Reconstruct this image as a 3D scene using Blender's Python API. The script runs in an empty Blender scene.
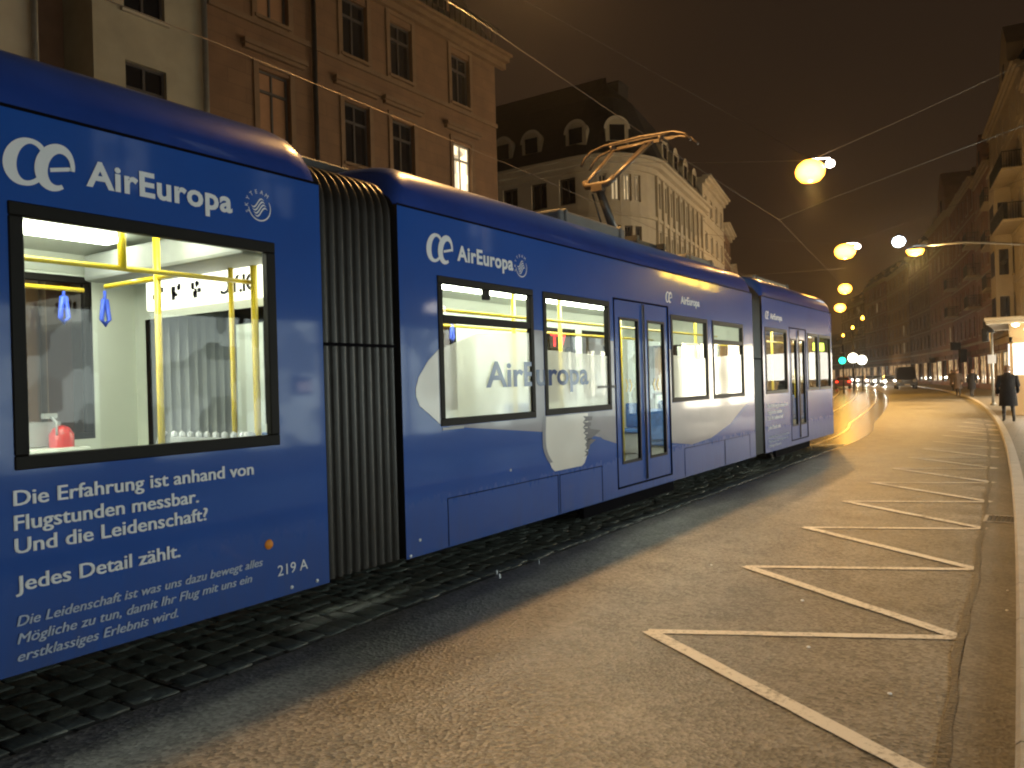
import bpy, bmesh, math, random
from mathutils import Vector, Matrix
random.seed(7)
R = math.radians
S = bpy.context.scene
COL = S.collection

# ------------------------------------------------------------------ camera
EYE = Vector((0, 0, 1.7))
cd = bpy.data.cameras.new('camera'); cam = bpy.data.objects.new('camera', cd); COL.objects.link(cam)
cd.sensor_width = 36; cd.lens = 28.125; cd.clip_start = .05; cd.clip_end = 3000
yaw, roll = R(34.02), R(1.6)
fw = Vector((-math.sin(yaw), math.cos(yaw), 0)); rt = Vector((math.cos(yaw), math.sin(yaw), 0)); up = Vector((0, 0, 1))
# picture content is turned counter-clockwise by the roll, so the camera itself is turned clockwise
cr = rt * math.cos(roll) - up * math.sin(roll)
cu = rt * math.sin(roll) + up * math.cos(roll)
cam.matrix_world = Matrix(((cr.x, cu.x, -fw.x, EYE.x), (cr.y, cu.y, -fw.y, EYE.y), (cr.z, cu.z, -fw.z, EYE.z), (0, 0, 0, 1)))
S.camera = cam

# ------------------------------------------------------------------ night sky lit from below by the city
W = bpy.data.worlds.new('World'); S.world = W; W.use_nodes = True
nt = W.node_tree; bg = nt.nodes['Background']
tc = nt.nodes.new('ShaderNodeTexCoord'); sp = nt.nodes.new('ShaderNodeSeparateXYZ'); rp = nt.nodes.new('ShaderNodeValToRGB')
nt.links.new(tc.outputs['Generated'], sp.inputs[0]); nt.links.new(sp.outputs['Z'], rp.inputs[0]); nt.links.new(rp.outputs[0], bg.inputs[0])
rp.color_ramp.elements[0].position = 0.0; rp.color_ramp.elements[0].color = (.058, .028, .010, 1)
rp.color_ramp.elements[1].position = 0.55; rp.color_ramp.elements[1].color = (.022, .0135, .0085, 1)
e = rp.color_ramp.elements.new(.18); e.color = (.034, .0185, .0095, 1)
bg.inputs[1].default_value = .80
S.view_settings.view_transform = 'Standard'; S.view_settings.look = 'None'
S.view_settings.exposure = 0; S.view_settings.gamma = 1
S.render.engine = 'CYCLES'
S.cycles.max_bounces = 7; S.cycles.diffuse_bounces = 3; S.cycles.glossy_bounces = 4; S.cycles.transparent_max_bounces = 12
S.cycles.transmission_bounces = 4; S.cycles.sample_clamp_indirect = 4; S.cycles.sample_clamp_direct = 0
S.cycles.caustics_reflective = False; S.cycles.caustics_refractive = False
S.cycles.use_denoising = True; S.cycles.filter_width = 2.1
SODIUM = (1.0, .54, .17)

# ------------------------------------------------------------------ helpers: names, labels, groups
def thing(name, label, cat, loc=(0, 0, 0), rz=0, group=None):
    o = bpy.data.objects.new(name, None); COL.objects.link(o)
    o.location = loc; o.rotation_euler = (0, 0, rz); o.empty_display_size = .2
    o['label'] = label; o['category'] = cat
    if group: o['group'] = group
    return o

def tag(o, label, cat, group=None):
    o['label'] = label; o['category'] = cat
    if group: o['group'] = group
    return o

def struct(o):
    o['kind'] = 'structure'; return o

CHILD = {}
def note(o, parent):
    if parent is not None:
        o.parent = parent; CHILD.setdefault(parent.name, []).append(o)

def copy_tree(o, parent=None):
    c = o.copy(); COL.objects.link(c)
    if parent is not None: note(c, parent)
    for ch in list(CHILD.get(o.name, [])): copy_tree(ch, c)
    return c

class MB:
    """collects faces of one mesh"""
    def __init__(s): s.v = []; s.f = []; s.m = []; s.sm = []
    def poly(s, pts, m=0, smooth=False):
        b = len(s.v); s.v += [tuple(p) for p in pts]; s.f.append(tuple(range(b, b + len(pts)))); s.m.append(m); s.sm.append(smooth)
    def box(s, x0, x1, y0, y1, z0, z1, m=0):
        b = len(s.v)
        s.v += [(x0, y0, z0), (x1, y0, z0), (x1, y1, z0), (x0, y1, z0), (x0, y0, z1), (x1, y0, z1), (x1, y1, z1), (x0, y1, z1)]
        for q in ((0, 3, 2, 1), (4, 5, 6, 7), (0, 1, 5, 4), (1, 2, 6, 5), (2, 3, 7, 6), (3, 0, 4, 7)):
            s.f.append(tuple(b + i for i in q)); s.m.append(m); s.sm.append(False)
        return s
    def grid(s, rows, m=0, closed=False, smooth=True, cap=False):
        """rows: list of equally long point lists"""
        b = len(s.v); n = len(rows[0])
        for r in rows: s.v += [tuple(p) for p in r]
        for i in range(len(rows) - 1):
            for j in range(n if closed else n - 1):
                k = (j + 1) % n
                s.f.append((b + i * n + j, b + i * n + k, b + (i + 1) * n + k, b + (i + 1) * n + j)); s.m.append(m); s.sm.append(smooth)
        if cap:
            s.f.append(tuple(b + j for j in reversed(range(n)))); s.m.append(m); s.sm.append(False)
            L = b + (len(rows) - 1) * n
            s.f.append(tuple(L + j for j in range(n))); s.m.append(m); s.sm.append(False)
        return s
    def tube(s, pts, r, n=8, m=0, smooth=True):
        pts = [Vector(p) for p in pts]; rows = []
        rr = r if isinstance(r, (list, tuple)) else [r] * len(pts)
        for i, p in enumerate(pts):
            d = (pts[min(i + 1, len(pts) - 1)] - pts[max(i - 1, 0)]).normalized()
            a = Vector((0, 0, 1)) if abs(d.z) < .9 else Vector((1, 0, 0))
            u = d.cross(a).normalized(); v = d.cross(u).normalized()
            rows.append([p + u * (rr[i] * math.cos(2 * math.pi * k / n)) + v * (rr[i] * math.sin(2 * math.pi * k / n)) for k in range(n)])
        return s.grid(rows, m, True, smooth, True)
    def lathe(s, c, prof, n=20, m=0, smooth=True):
        rows = [[(c[0] + r * math.cos(2 * math.pi * k / n), c[1] + r * math.sin(2 * math.pi * k / n), c[2] + z) for k in range(n)] for r, z in prof]
        return s.grid(rows, m, True, smooth, False)
    def build(s, name, mats, parent=None, bevel=0, seg=2):
        me = bpy.data.meshes.new(name); me.from_pydata(s.v, [], s.f)
        if not isinstance(mats, (list, tuple)): mats = [mats]
        for mm in mats: me.materials.append(mm)
        me.polygons.foreach_set('material_index', s.m); me.polygons.foreach_set('use_smooth', s.sm)
        bm = bmesh.new(); bm.from_mesh(me); bmesh.ops.recalc_face_normals(bm, faces=bm.faces) if bevel or len(s.f) < 60 else None
        bm.to_mesh(me); bm.free(); me.update()
        o = bpy.data.objects.new(name, me); COL.objects.link(o); note(o, parent)
        if bevel:
            b = o.modifiers.new('edge', 'BEVEL'); b.width = bevel; b.segments = seg; b.limit_method = 'ANGLE'; b.angle_limit = R(40)
        return o

# ------------------------------------------------------------------ materials
def node(nt, t, **k):
    n = nt.nodes.new(t)
    for a, v in k.items(): setattr(n, a, v)
    return n

def pm(name, col, rough=.6, metal=0, var=.12, scale=3, bump=0, bscale=30, coat=0, dirt=0):
    m = bpy.data.materials.new(name); m.use_nodes = True; t = m.node_tree; p = t.nodes['Principled BSDF']
    p.inputs['Roughness'].default_value = rough; p.inputs['Metallic'].default_value = metal
    p.inputs['Coat Weight'].default_value = coat; p.inputs['Coat Roughness'].default_value = .06
    tc = node(t, 'ShaderNodeTexCoord')
    n = node(t, 'ShaderNodeTexNoise'); n.inputs['Scale'].default_value = scale; n.inputs['Detail'].default_value = 6; n.inputs['Roughness'].default_value = .6
    t.links.new(tc.outputs['Object'], n.inputs['Vector'])
    mr = node(t, 'ShaderNodeMapRange'); mr.inputs[1].default_value = .3; mr.inputs[2].default_value = .7
    mr.inputs[3].default_value = 1 - var - dirt; mr.inputs[4].default_value = 1 + var
    t.links.new(n.outputs['Fac'], mr.inputs[0])
    mx = node(t, 'ShaderNodeVectorMath', operation='SCALE'); mx.inputs[0].default_value = col[:3]
    t.links.new(mr.outputs[0], mx.inputs['Scale']); t.links.new(mx.outputs[0], p.inputs['Base Color'])
    if bump:
        n2 = node(t, 'ShaderNodeTexNoise'); n2.inputs['Scale'].default_value = bscale; n2.inputs['Detail'].default_value = 4
        t.links.new(tc.outputs['Object'], n2.inputs['Vector'])
        b = node(t, 'ShaderNodeBump'); b.inputs['Strength'].default_value = bump; b.inputs['Distance'].default_value = .02
        t.links.new(n2.outputs['Fac'], b.inputs['Height']); t.links.new(b.outputs[0], p.inputs['Normal'])
    return m

def em(name, col, strength):
    m = bpy.data.materials.new(name); m.use_nodes = True; t = m.node_tree; p = t.nodes['Principled BSDF']
    p.inputs['Base Color'].default_value = (.5 * col[0], .5 * col[1], .5 * col[2], 1)
    p.inputs['Emission Color'].default_value = (*col[:3], 1); p.inputs['Emission Strength'].default_value = strength
    return m

def thin_fresnel(t, ior):
    """reflectance that is the same from both sides of a single sheet"""
    fr = node(t, 'ShaderNodeFresnel'); ge = node(t, 'ShaderNodeNewGeometry')
    mr = node(t, 'ShaderNodeMapRange'); mr.inputs[3].default_value = ior; mr.inputs[4].default_value = 1 / ior
    t.links.new(ge.outputs['Backfacing'], mr.inputs[0]); t.links.new(mr.outputs[0], fr.inputs[0]); return fr

def glass(name, tint=(.9, .93, .9), refl=.02, rough=.02):
    m = bpy.data.materials.new(name); m.use_nodes = True; t = m.node_tree; t.nodes.clear()
    o = node(t, 'ShaderNodeOutputMaterial'); tr = node(t, 'ShaderNodeBsdfTransparent'); tr.inputs[0].default_value = (*tint, 1)
    g = node(t, 'ShaderNodeBsdfGlossy'); g.inputs['Roughness'].default_value = rough
    fr = thin_fresnel(t, 1.5)
    mx = node(t, 'ShaderNodeMixShader'); t.links.new(fr.outputs[0], mx.inputs[0]); t.links.new(tr.outputs[0], mx.inputs[1]); t.links.new(g.outputs[0], mx.inputs[2])
    t.links.new(mx.outputs[0], o.inputs[0]); return m

def foil(name, col, clear=.35):
    """perforated advertising film stuck on glass: half see-through, half printed"""
    m = bpy.data.materials.new(name); m.use_nodes = True; t = m.node_tree; t.nodes.clear()
    o = node(t, 'ShaderNodeOutputMaterial'); tr = node(t, 'ShaderNodeBsdfTransparent')
    df = node(t, 'ShaderNodeBsdfDiffuse'); df.inputs[0].default_value = (*col, 1)
    tl = node(t, 'ShaderNodeBsdfTranslucent'); tl.inputs[0].default_value = (*col, 1)
    a = node(t, 'ShaderNodeMixShader'); a.inputs[0].default_value = .45; t.links.new(df.outputs[0], a.inputs[1]); t.links.new(tl.outputs[0], a.inputs[2])
    gl = node(t, 'ShaderNodeBsdfGlossy'); gl.inputs['Roughness'].default_value = .06
    fr = thin_fresnel(t, 1.45)
    tcn = node(t, 'ShaderNodeTexCoord'); n = node(t, 'ShaderNodeTexNoise'); n.inputs['Scale'].default_value = 2.2; t.links.new(tcn.outputs['Object'], n.inputs['Vector'])
    mr = node(t, 'ShaderNodeMapRange'); mr.inputs[3].default_value = clear - .12; mr.inputs[4].default_value = clear + .12; t.links.new(n.outputs[0], mr.inputs[0])
    b = node(t, 'ShaderNodeMixShader'); t.links.new(mr.outputs[0], b.inputs[0]); t.links.new(a.outputs[0], b.inputs[1]); t.links.new(tr.outputs[0], b.inputs[2])
    c = node(t, 'ShaderNodeMixShader'); t.links.new(fr.outputs[0], c.inputs[0]); t.links.new(b.outputs[0], c.inputs[1]); t.links.new(gl.outputs[0], c.inputs[2])
    t.links.new(c.outputs[0], o.inputs[0]); return m

def asphalt(name, lo, hi, rough=.42, bump=.9, patch=True):
    m = bpy.data.materials.new(name); m.use_nodes = True; t = m.node_tree; p = t.nodes['Principled BSDF']
    tc = node(t, 'ShaderNodeTexCoord')
    def noise(s, d=3):
        n = node(t, 'ShaderNodeTexNoise'); n.inputs['Scale'].default_value = s; n.inputs['Detail'].default_value = d; t.links.new(tc.outputs['Object'], n.inputs['Vector']); return n
    vo = node(t, 'ShaderNodeTexVoronoi'); vo.inputs['Scale'].default_value = 44; t.links.new(tc.outputs['Object'], vo.inputs['Vector'])
    big = noise(.35, 5); mid = noise(2.3, 6); fine = noise(120, 3)
    r = node(t, 'ShaderNodeValToRGB'); r.color_ramp.elements[0].position = .25; r.color_ramp.elements[0].color = (*lo, 1)
    r.color_ramp.elements[1].position = .8; r.color_ramp.elements[1].color = (*hi, 1)
    ad = node(t, 'ShaderNodeMath', operation='MULTIPLY_ADD'); ad.inputs[1].default_value = .45
    sc = node(t, 'ShaderNodeSeparateColor'); t.links.new(vo.outputs['Color'], sc.inputs[0])
    t.links.new(sc.outputs[0], ad.inputs[0])
    m2 = node(t, 'ShaderNodeMath', operation='MULTIPLY'); m2.inputs[1].default_value = .55; t.links.new(mid.outputs[0], m2.inputs[0])
    t.links.new(m2.outputs[0], ad.inputs[2]); t.links.new(ad.outputs[0], r.inputs[0])
    sc2 = node(t, 'ShaderNodeVectorMath', operation='SCALE'); t.links.new(r.outputs[0], sc2.inputs[0])
    mr = node(t, 'ShaderNodeMapRange'); mr.inputs[1].default_value = .3; mr.inputs[2].default_value = .7; mr.inputs[3].default_value = .58; mr.inputs[4].default_value = 1.3
    t.links.new(big.outputs[0], mr.inputs[0]); t.links.new(mr.outputs[0], sc2.inputs['Scale']); t.links.new(sc2.outputs[0], p.inputs['Base Color'])
    mr2 = node(t, 'ShaderNodeMapRange'); mr2.inputs[3].default_value = rough - .12; mr2.inputs[4].default_value = rough + .15; t.links.new(big.outputs[0], mr2.inputs[0]); t.links.new(mr2.outputs[0], p.inputs['Roughness'])
    b = node(t, 'ShaderNodeBump'); b.inputs['Strength'].default_value = bump; b.inputs['Distance'].default_value = .006; t.links.new(vo.outputs['Distance'], b.inputs['Height'])
    b2 = node(t, 'ShaderNodeBump'); b2.inputs['Strength'].default_value = bump * .5; b2.inputs['Distance'].default_value = .004; t.links.new(fine.outputs[0], b2.inputs['Height']); t.links.new(b.outputs[0], b2.inputs['Normal'])
    t.links.new(b2.outputs[0], p.inputs['Normal']); return m

def bricks(name, c1, c2, mortar, w, h, gap=.012, rough=.6, bump=.6, rot=None):
    m = bpy.data.materials.new(name); m.use_nodes = True; t = m.node_tree; p = t.nodes['Principled BSDF']
    tc = node(t, 'ShaderNodeTexCoord'); mp = node(t, 'ShaderNodeMapping')
    if rot: mp.inputs['Rotation'].default_value = rot
    b = node(t, 'ShaderNodeTexBrick'); b.inputs['Scale'].default_value = 1; b.inputs['Brick Width'].default_value = w; b.inputs['Row Height'].default_value = h
    b.inputs['Mortar Size'].default_value = gap; b.inputs['Color1'].default_value = (*c1, 1); b.inputs['Color2'].default_value = (*c2, 1); b.inputs['Mortar'].default_value = (*mortar, 1)
    n = node(t, 'ShaderNodeTexNoise'); n.inputs['Scale'].default_value = 1.7; n.inputs['Detail'].default_value = 7
    t.links.new(tc.outputs['Object'], mp.inputs[0]); t.links.new(mp.outputs[0], b.inputs['Vector']); t.links.new(tc.outputs['Object'], n.inputs['Vector'])
    s = node(t, 'ShaderNodeVectorMath', operation='SCALE'); mr = node(t, 'ShaderNodeMapRange'); mr.inputs[3].default_value = .6; mr.inputs[4].default_value = 1.35
    t.links.new(n.outputs[0], mr.inputs[0]); t.links.new(b.outputs['Color'], s.inputs[0]); t.links.new(mr.outputs[0], s.inputs['Scale']); t.links.new(s.outputs[0], p.inputs['Base Color'])
    p.inputs['Roughness'].default_value = rough
    bu = node(t, 'ShaderNodeBump'); bu.inputs['Strength'].default_value = bump; bu.inputs['Distance'].default_value = .01; bu.invert = True
    t.links.new(b.outputs['Fac'], bu.inputs['Height']); t.links.new(bu.outputs[0], p.inputs['Normal']); return m

def litpane(name, col, strength, scale=(1.3, 1.3, 1.3)):
    """a lit room or shop behind glass: uneven blocks of light"""
    m = bpy.data.materials.new(name); m.use_nodes = True; t = m.node_tree; p = t.nodes['Principled BSDF']
    p.inputs['Base Color'].default_value = (.05, .05, .05, 1); p.inputs['Roughness'].default_value = .08
    tc = node(t, 'ShaderNodeTexCoord'); mp = node(t, 'ShaderNodeMapping'); mp.inputs['Scale'].default_value = scale
    v = node(t, 'ShaderNodeTexVoronoi'); v.distance = 'CHEBYCHEV'; v.inputs['Scale'].default_value = 1.6
    t.links.new(tc.outputs['Object'], mp.inputs[0]); t.links.new(mp.outputs[0], v.inputs['Vector'])
    sc = node(t, 'ShaderNodeSeparateColor'); t.links.new(v.outputs['Color'], sc.inputs[0])
    mr = node(t, 'ShaderNodeMapRange'); mr.inputs[3].default_value = .25 * strength; mr.inputs[4].default_value = 1.4 * strength; t.links.new(sc.outputs[0], mr.inputs[0])
    p.inputs['Emission Color'].default_value = (*col, 1); t.links.new(mr.outputs[0], p.inputs['Emission Strength']); return m

M = {}
M['blue'] = pm('tram_blue_film', (.011, .072, .34), .24, 0, .05, 2, .02, 3, coat=.4)
M['blue_roof'] = pm('tram_roof_blue', (.014, .045, .24), .33, 0, .08, 2, coat=.3, dirt=.1)
M['roof_grey'] = pm('tram_roof_grey', (.10, .10, .10), .5, 0, .2, 2)
M['black'] = pm('black_rubber', (.012, .012, .012), .45, 0, .2, 5)
M['frame'] = pm('window_rubber', (.009, .008, .007), .5, 0, .15, 5)
M['seam'] = pm('seam_and_shade_black', (.004, .004, .006), .7)  # dark joints, and the shade painted under the tram
def grime(m):
    t = m.node_tree; p = t.nodes['Principled BSDF']; src = p.inputs['Base Color'].links[0].from_socket
    tc = node(t, 'ShaderNodeTexCoord'); sx = node(t, 'ShaderNodeSeparateXYZ'); t.links.new(tc.outputs['Object'], sx.inputs[0])
    mp = node(t, 'ShaderNodeMapping'); mp.inputs['Scale'].default_value = (1, 9, 1.2); n = node(t, 'ShaderNodeTexNoise'); n.inputs['Scale'].default_value = 2; n.inputs['Detail'].default_value = 8
    t.links.new(tc.outputs['Object'], mp.inputs[0]); t.links.new(mp.outputs[0], n.inputs['Vector'])
    h = node(t, 'ShaderNodeMapRange'); h.inputs[1].default_value = .30; h.inputs[2].default_value = .85; h.inputs[3].default_value = .55; h.inputs[4].default_value = .04; t.links.new(sx.outputs['Z'], h.inputs[0])
    k = node(t, 'ShaderNodeMath', operation='MULTIPLY'); t.links.new(h.outputs[0], k.inputs[0]); t.links.new(n.outputs[0], k.inputs[1])
    mx = node(t, 'ShaderNodeMix', data_type='RGBA'); t.links.new(k.outputs[0], mx.inputs[0]); t.links.new(src, mx.inputs[6]); mx.inputs[7].default_value = (.06, .055, .05, 1); t.links.new(mx.outputs[2], p.inputs['Base Color'])
    r = node(t, 'ShaderNodeMapRange'); r.inputs[3].default_value = p.inputs['Roughness'].default_value; r.inputs[4].default_value = .7; t.links.new(k.outputs[0], r.inputs[0]); t.links.new(r.outputs[0], p.inputs['Roughness'])
grime(M['blue'])
M['seam'].node_tree.nodes['Principled BSDF'].inputs['Specular IOR Level'].default_value = .05; M['seam'].node_tree.nodes['Principled BSDF'].inputs['Roughness'].default_value = 1
for q in ('frame', 'blue', 'blue_roof'): M[q].node_tree.nodes['Principled BSDF'].inputs['Specular IOR Level'].default_value = .12
M['bellow'] = pm('bellows_cloth', (.02, .018, .016), .38, 0, .25, 3, .1, 20)
M['bellow_in'] = pm('bellows_lining', (.34, .36, .35), .6, 0, .15, 3)
M['liner'] = pm('interior_panel', (.62, .66, .58), .45, 0, .04, 2)
M['floor_in'] = pm('interior_floor', (.07, .075, .08), .5, 0, .2, 8)
M['yellow'] = pm('yellow_handrail', (.75, .55, .02), .3, 0, .04, 3, coat=.4)
M['strap'] = pm('blue_strap', (.03, .08, .55), .5)
M['seat'] = pm('seat_fabric', (.03, .10, .30), .75, 0, .3, 14)
M['seat_shell'] = pm('seat_shell', (.35, .36, .36), .4)
M['red'] = pm('red_paint', (.55, .02, .02), .3, 0, .05, 3, coat=.4)
M['white_print'] = pm('white_print', (.72, .74, .78), .4, 0, .03, 3)
M['pale_print'] = pm('pale_print', (.42, .48, .62), .4, 0, .05, 3)
M['plane'] = pm('aircraft_print', (.20, .19, .23), .32, 0, .12, 1.2, coat=.4)
M['plane_dark'] = pm('aircraft_print_grey', (.15, .15, .19), .32, 0, .15, 1.5, coat=.4)
M['engine'] = pm('engine_print', (.66, .63, .58), .32, 0, .06, 2, coat=.4)
M['ink'] = pm('dark_print', (.03, .035, .06), .4)
M['foil'] = foil('window_film', (.76, .73, .64), .36)
M['foil_text'] = foil('window_film_blue', (.08, .12, .30), .2)
M['glass'] = glass('tram_glass')
M['tube'] = em('fluorescent', (.98, 1.0, .84), 25)
M['steel'] = pm('steel', (.45, .43, .40), .32, 1, .2, 3)
M['rail'] = pm('rail_steel', (.55, .53, .5), .28, 1, .12, 3)
M['dark_steel'] = pm('dark_steel', (.06, .06, .06), .45, .6, .3, 4)
M['copper'] = pm('wire_copper', (.13, .10, .08), .55, .5)
M['panto'] = pm('pantograph_paint', (.075, .055, .04), .45, .3, .2, 6)
M['orange'] = em('marker_orange', (1, .33, .01), .05)
M['asphalt'] = asphalt('asphalt', (.06, .057, .052), (.25, .24, .22), .44)
M['gutter'] = asphalt('gutter_asphalt', (.085, .08, .072), (.20, .19, .17), .5, .6)
M['tar'] = pm('tar_joint', (.055, .048, .038), .4, 0, .3, 8, .5, 40)
M['kerb'] = pm('kerb_granite', (.30, .28, .25), .36, 0, .2, 5, .3, 60)
M['paver'] = bricks('pavement_slabs', (.10, .09, .075), (.13, .115, .095), (.04, .035, .03), .5, .35, .012, .5, .5)
M['sett'] = pm('basalt_sett', (.075, .086, .078), .42, 0, .3, 4.5, .5, 28)
M['sett_bed'] = bricks('basalt_setts_far', (.07, .07, .065), (.10, .095, .085), (.02, .019, .017), .2, .15, .014, .26, .35)
M['paint'] = None
M['sandstone'] = bricks('red_sandstone', (.155, .080, .038), (.178, .093, .044), (.12, .062, .03), 1.1, .38, .010, .8, .25, (R(90), 0, 0))
M['sand_trim'] = pm('sandstone_trim', (.165, .095, .048), .7, 0, .15, 3, .2, 20)
M['cream'] = pm('cream_render', (.34, .29, .20), .85, 0, .10, 1.2, .15, 40, dirt=.08)
M['cream2'] = pm('pale_render', (.40, .345, .255), .85, 0, .08, 1.2, .15, 40, dirt=.06)
M['pink'] = pm('rose_render', (.30, .17, .12), .85, 0, .1, 1.2, .15, 40, dirt=.1)
M['ochre'] = pm('ochre_render', (.36, .25, .13), .85, 0, .1, 1.2, .15, 40, dirt=.1)
M['redbrick'] = bricks('dark_red_brick', (.20, .06, .04), (.26, .08, .05), (.12, .08, .06), .24, .075, .01, .8, .3, (R(90), 0, 0))
M['brown'] = pm('brown_render', (.16, .095, .06), .85, 0, .15, 1.2, .15, 40, dirt=.1)
M['slate'] = bricks('slate_roof', (.020, .018, .018), (.028, .025, .025), (.012, .012, .012), .28, .18, .012, .55, .5, (R(70), 0, 0))
M['wood_frame'] = pm('window_frame_paint', (.40, .36, .30), .5, 0, .1, 4)
M['dark_frame'] = pm('window_frame_dark', (.06, .05, .045), .5)
M['pane'] = pm('dark_pane', (.012, .012, .014), .06, 0, .2, 1)
M['blind'] = pm('rolled_down_blind', (.30, .15, .07), .8, 0, .1, 3)
M['lit'] = litpane('lit_room', (1.0, .80, .50), 2.2)
M['lit_cool'] = litpane('lit_room_cool', (.85, .95, 1.0), 1.1)
M['lit_mid'] = litpane('lit_room_dim', (1.0, .74, .40), .8)
M['shop_near'] = litpane('shop_window_near', (.86, 1.0, .93), 5.2, (1, 1, 1))
M['shop'] = litpane('shop_window', (1.0, .88, .66), 24.0, (.9, .9, .9))
M['shop_dim'] = litpane('shop_window_dim', (1.0, .62, .28), .6, (1.4, 1, 2.2))
M['sodium'] = em('sodium_bowl', (1.0, .50, .08), 16)
def bowl_halo_rim(m, lo, hi):  # emission fades to an orange rim, imitating a halo
    t = m.node_tree; p = t.nodes['Principled BSDF']; lw = node(t, 'ShaderNodeLayerWeight'); lw.inputs[0].default_value = .5
    pw = node(t, 'ShaderNodeMath', operation='POWER'); pw.inputs[1].default_value = .8; t.links.new(lw.outputs['Facing'], pw.inputs[0])
    mr = node(t, 'ShaderNodeMapRange'); mr.inputs[1].default_value = .15; mr.inputs[2].default_value = .95; mr.inputs[3].default_value = hi; mr.inputs[4].default_value = lo; t.links.new(pw.outputs[0], mr.inputs[0]); t.links.new(mr.outputs[0], p.inputs['Emission Strength'])
M['sodium'].node_tree.nodes['Principled BSDF'].inputs['Emission Color'].default_value = (1, .42, .035, 1)
bowl_halo_rim(M['sodium'], .9, 24)
M['whiteblob'] = em('white_blob', (1.0, .88, .78), 14)
M['zinc'] = pm('zinc_pipe', (.26, .25, .22), .45, .6, .15, 3)
M['iron'] = pm('black_iron', (.02, .02, .02), .5, .3)
M['coat'] = pm('black_coat', (.010, .010, .013), .85, 0, .3, 8, .3, 30)
M['coat2'] = pm('brown_coat', (.05, .035, .03), .85, 0, .3, 8)
M['trouser'] = pm('dark_trousers', (.014, .013, .016), .8, 0, .3, 8)
M['skin'] = pm('skin', (.42, .26, .19), .5)
M['hair'] = pm('brown_hair', (.09, .05, .03), .7)
M['carglass'] = pm('car_glass', (.01, .01, .012), .05)
M['tyre'] = pm('tyre', (.02, .02, .02), .8)
M['coat'].node_tree.nodes['Principled BSDF'].inputs['Specular IOR Level'].default_value = .1
M['head'] = em('headlight', (1.0, .92, .75), 30)
M['tail'] = em('tail_light', (1.0, .03, .01), 8)

def road_paint():
    m = bpy.data.materials.new('worn_road_paint'); m.use_nodes = True; t = m.node_tree; p = t.nodes['Principled BSDF']
    tc = node(t, 'ShaderNodeTexCoord'); n = node(t, 'ShaderNodeTexNoise'); n.inputs['Scale'].default_value = 26; n.inputs['Detail'].default_value = 8; n.inputs['Roughness'].default_value = .7
    n2 = node(t, 'ShaderNodeTexNoise'); n2.inputs['Scale'].default_value = 1.4; n2.inputs['Detail'].default_value = 4
    t.links.new(tc.outputs['Object'], n.inputs['Vector']); t.links.new(tc.outputs['Object'], n2.inputs['Vector'])
    a = node(t, 'ShaderNodeMath', operation='MULTIPLY_ADD'); a.inputs[1].default_value = .6; t.links.new(n2.outputs[0], a.inputs[0]); t.links.new(n.outputs[0], a.inputs[2])
    r = node(t, 'ShaderNodeValToRGB'); r.color_ramp.elements[0].position = .58; r.color_ramp.elements[0].color = (.13, .12, .10, 1); r.color_ramp.elements[1].position = .80; r.color_ramp.elements[1].color = (.60, .57, .52, 1)
    t.links.new(a.outputs[0], r.inputs[0]); t.links.new(r.outputs[0], p.inputs['Base Color']); p.inputs['Roughness'].default_value = .55
    b = node(t, 'ShaderNodeBump'); b.inputs['Strength'].default_value = .5; b.inputs['Distance'].default_value = .004; t.links.new(n.outputs[0], b.inputs['Height']); t.links.new(b.outputs[0], p.inputs['Normal'])
    return m
M['paint'] = road_paint()

# ------------------------------------------------------------------ the street: one sheet of ground and ribbons that follow the bend
def kx(y):                       # face of the right-hand kerb
    return -.07 - .02 * y - (.00098 * y * y if y > 0 else 0)
def tx(y):                       # centre of the right-hand track; straight under the tram
    return -5.6 if y < 20.4 else -5.6 - .00082 * (y - 20.4) ** 2 - .10 * (y - 20.4) * min(1, (y - 20.4) / 9)
def ribbon(name, fa, fb, y0, y1, z, m, step=2.0, n=3):
    b = MB(); ys = []; y = y0
    while y < y1: ys.append(y); y += step
    ys.append(y1)
    b.grid([[(fa(y) + (fb(y) - fa(y)) * i / n, y, z(y) if callable(z) else z) for i in range(n + 1)] for y in ys], 0, False, False)
    return b.build(name, m)

g = MB(); g.poly([(-900, -300, -.06), (700, -300, -.06), (700, 1200, -.06), (-900, 1200, -.06)]); struct(g.build('ground', M['asphalt']))
struct(ribbon('road', lambda y: kx(y) - 12.9, lambda y: kx(y) + .004, -40, 330, 0.0, M['asphalt']))
tr_r = lambda y: max(-4.13, -4.13) if y < 19 else tx(y) + 1.47
struct(ribbon('track_bed', lambda y: tx(y) - 4.5, tr_r, -40, 330, .004, M['sett_bed']))
struct(ribbon('gutter', lambda y: kx(y) - .27, lambda y: kx(y) + .002, -40, 200, .005, M['gutter'], 1.5))
jr = random.Random(3)
def jit(y): return .03 * math.sin(y * 1.9) + .015 * math.sin(y * 5.3 + 1)
struct(ribbon('gutter_joint', lambda y: kx(y) - .31 + jit(y) * .6, lambda y: kx(y) - .265 + jit(y) * .5 + jit(y * 1.7 + 4) * .25, -10, 90, .009, M['tar'], .35, 1))
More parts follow.
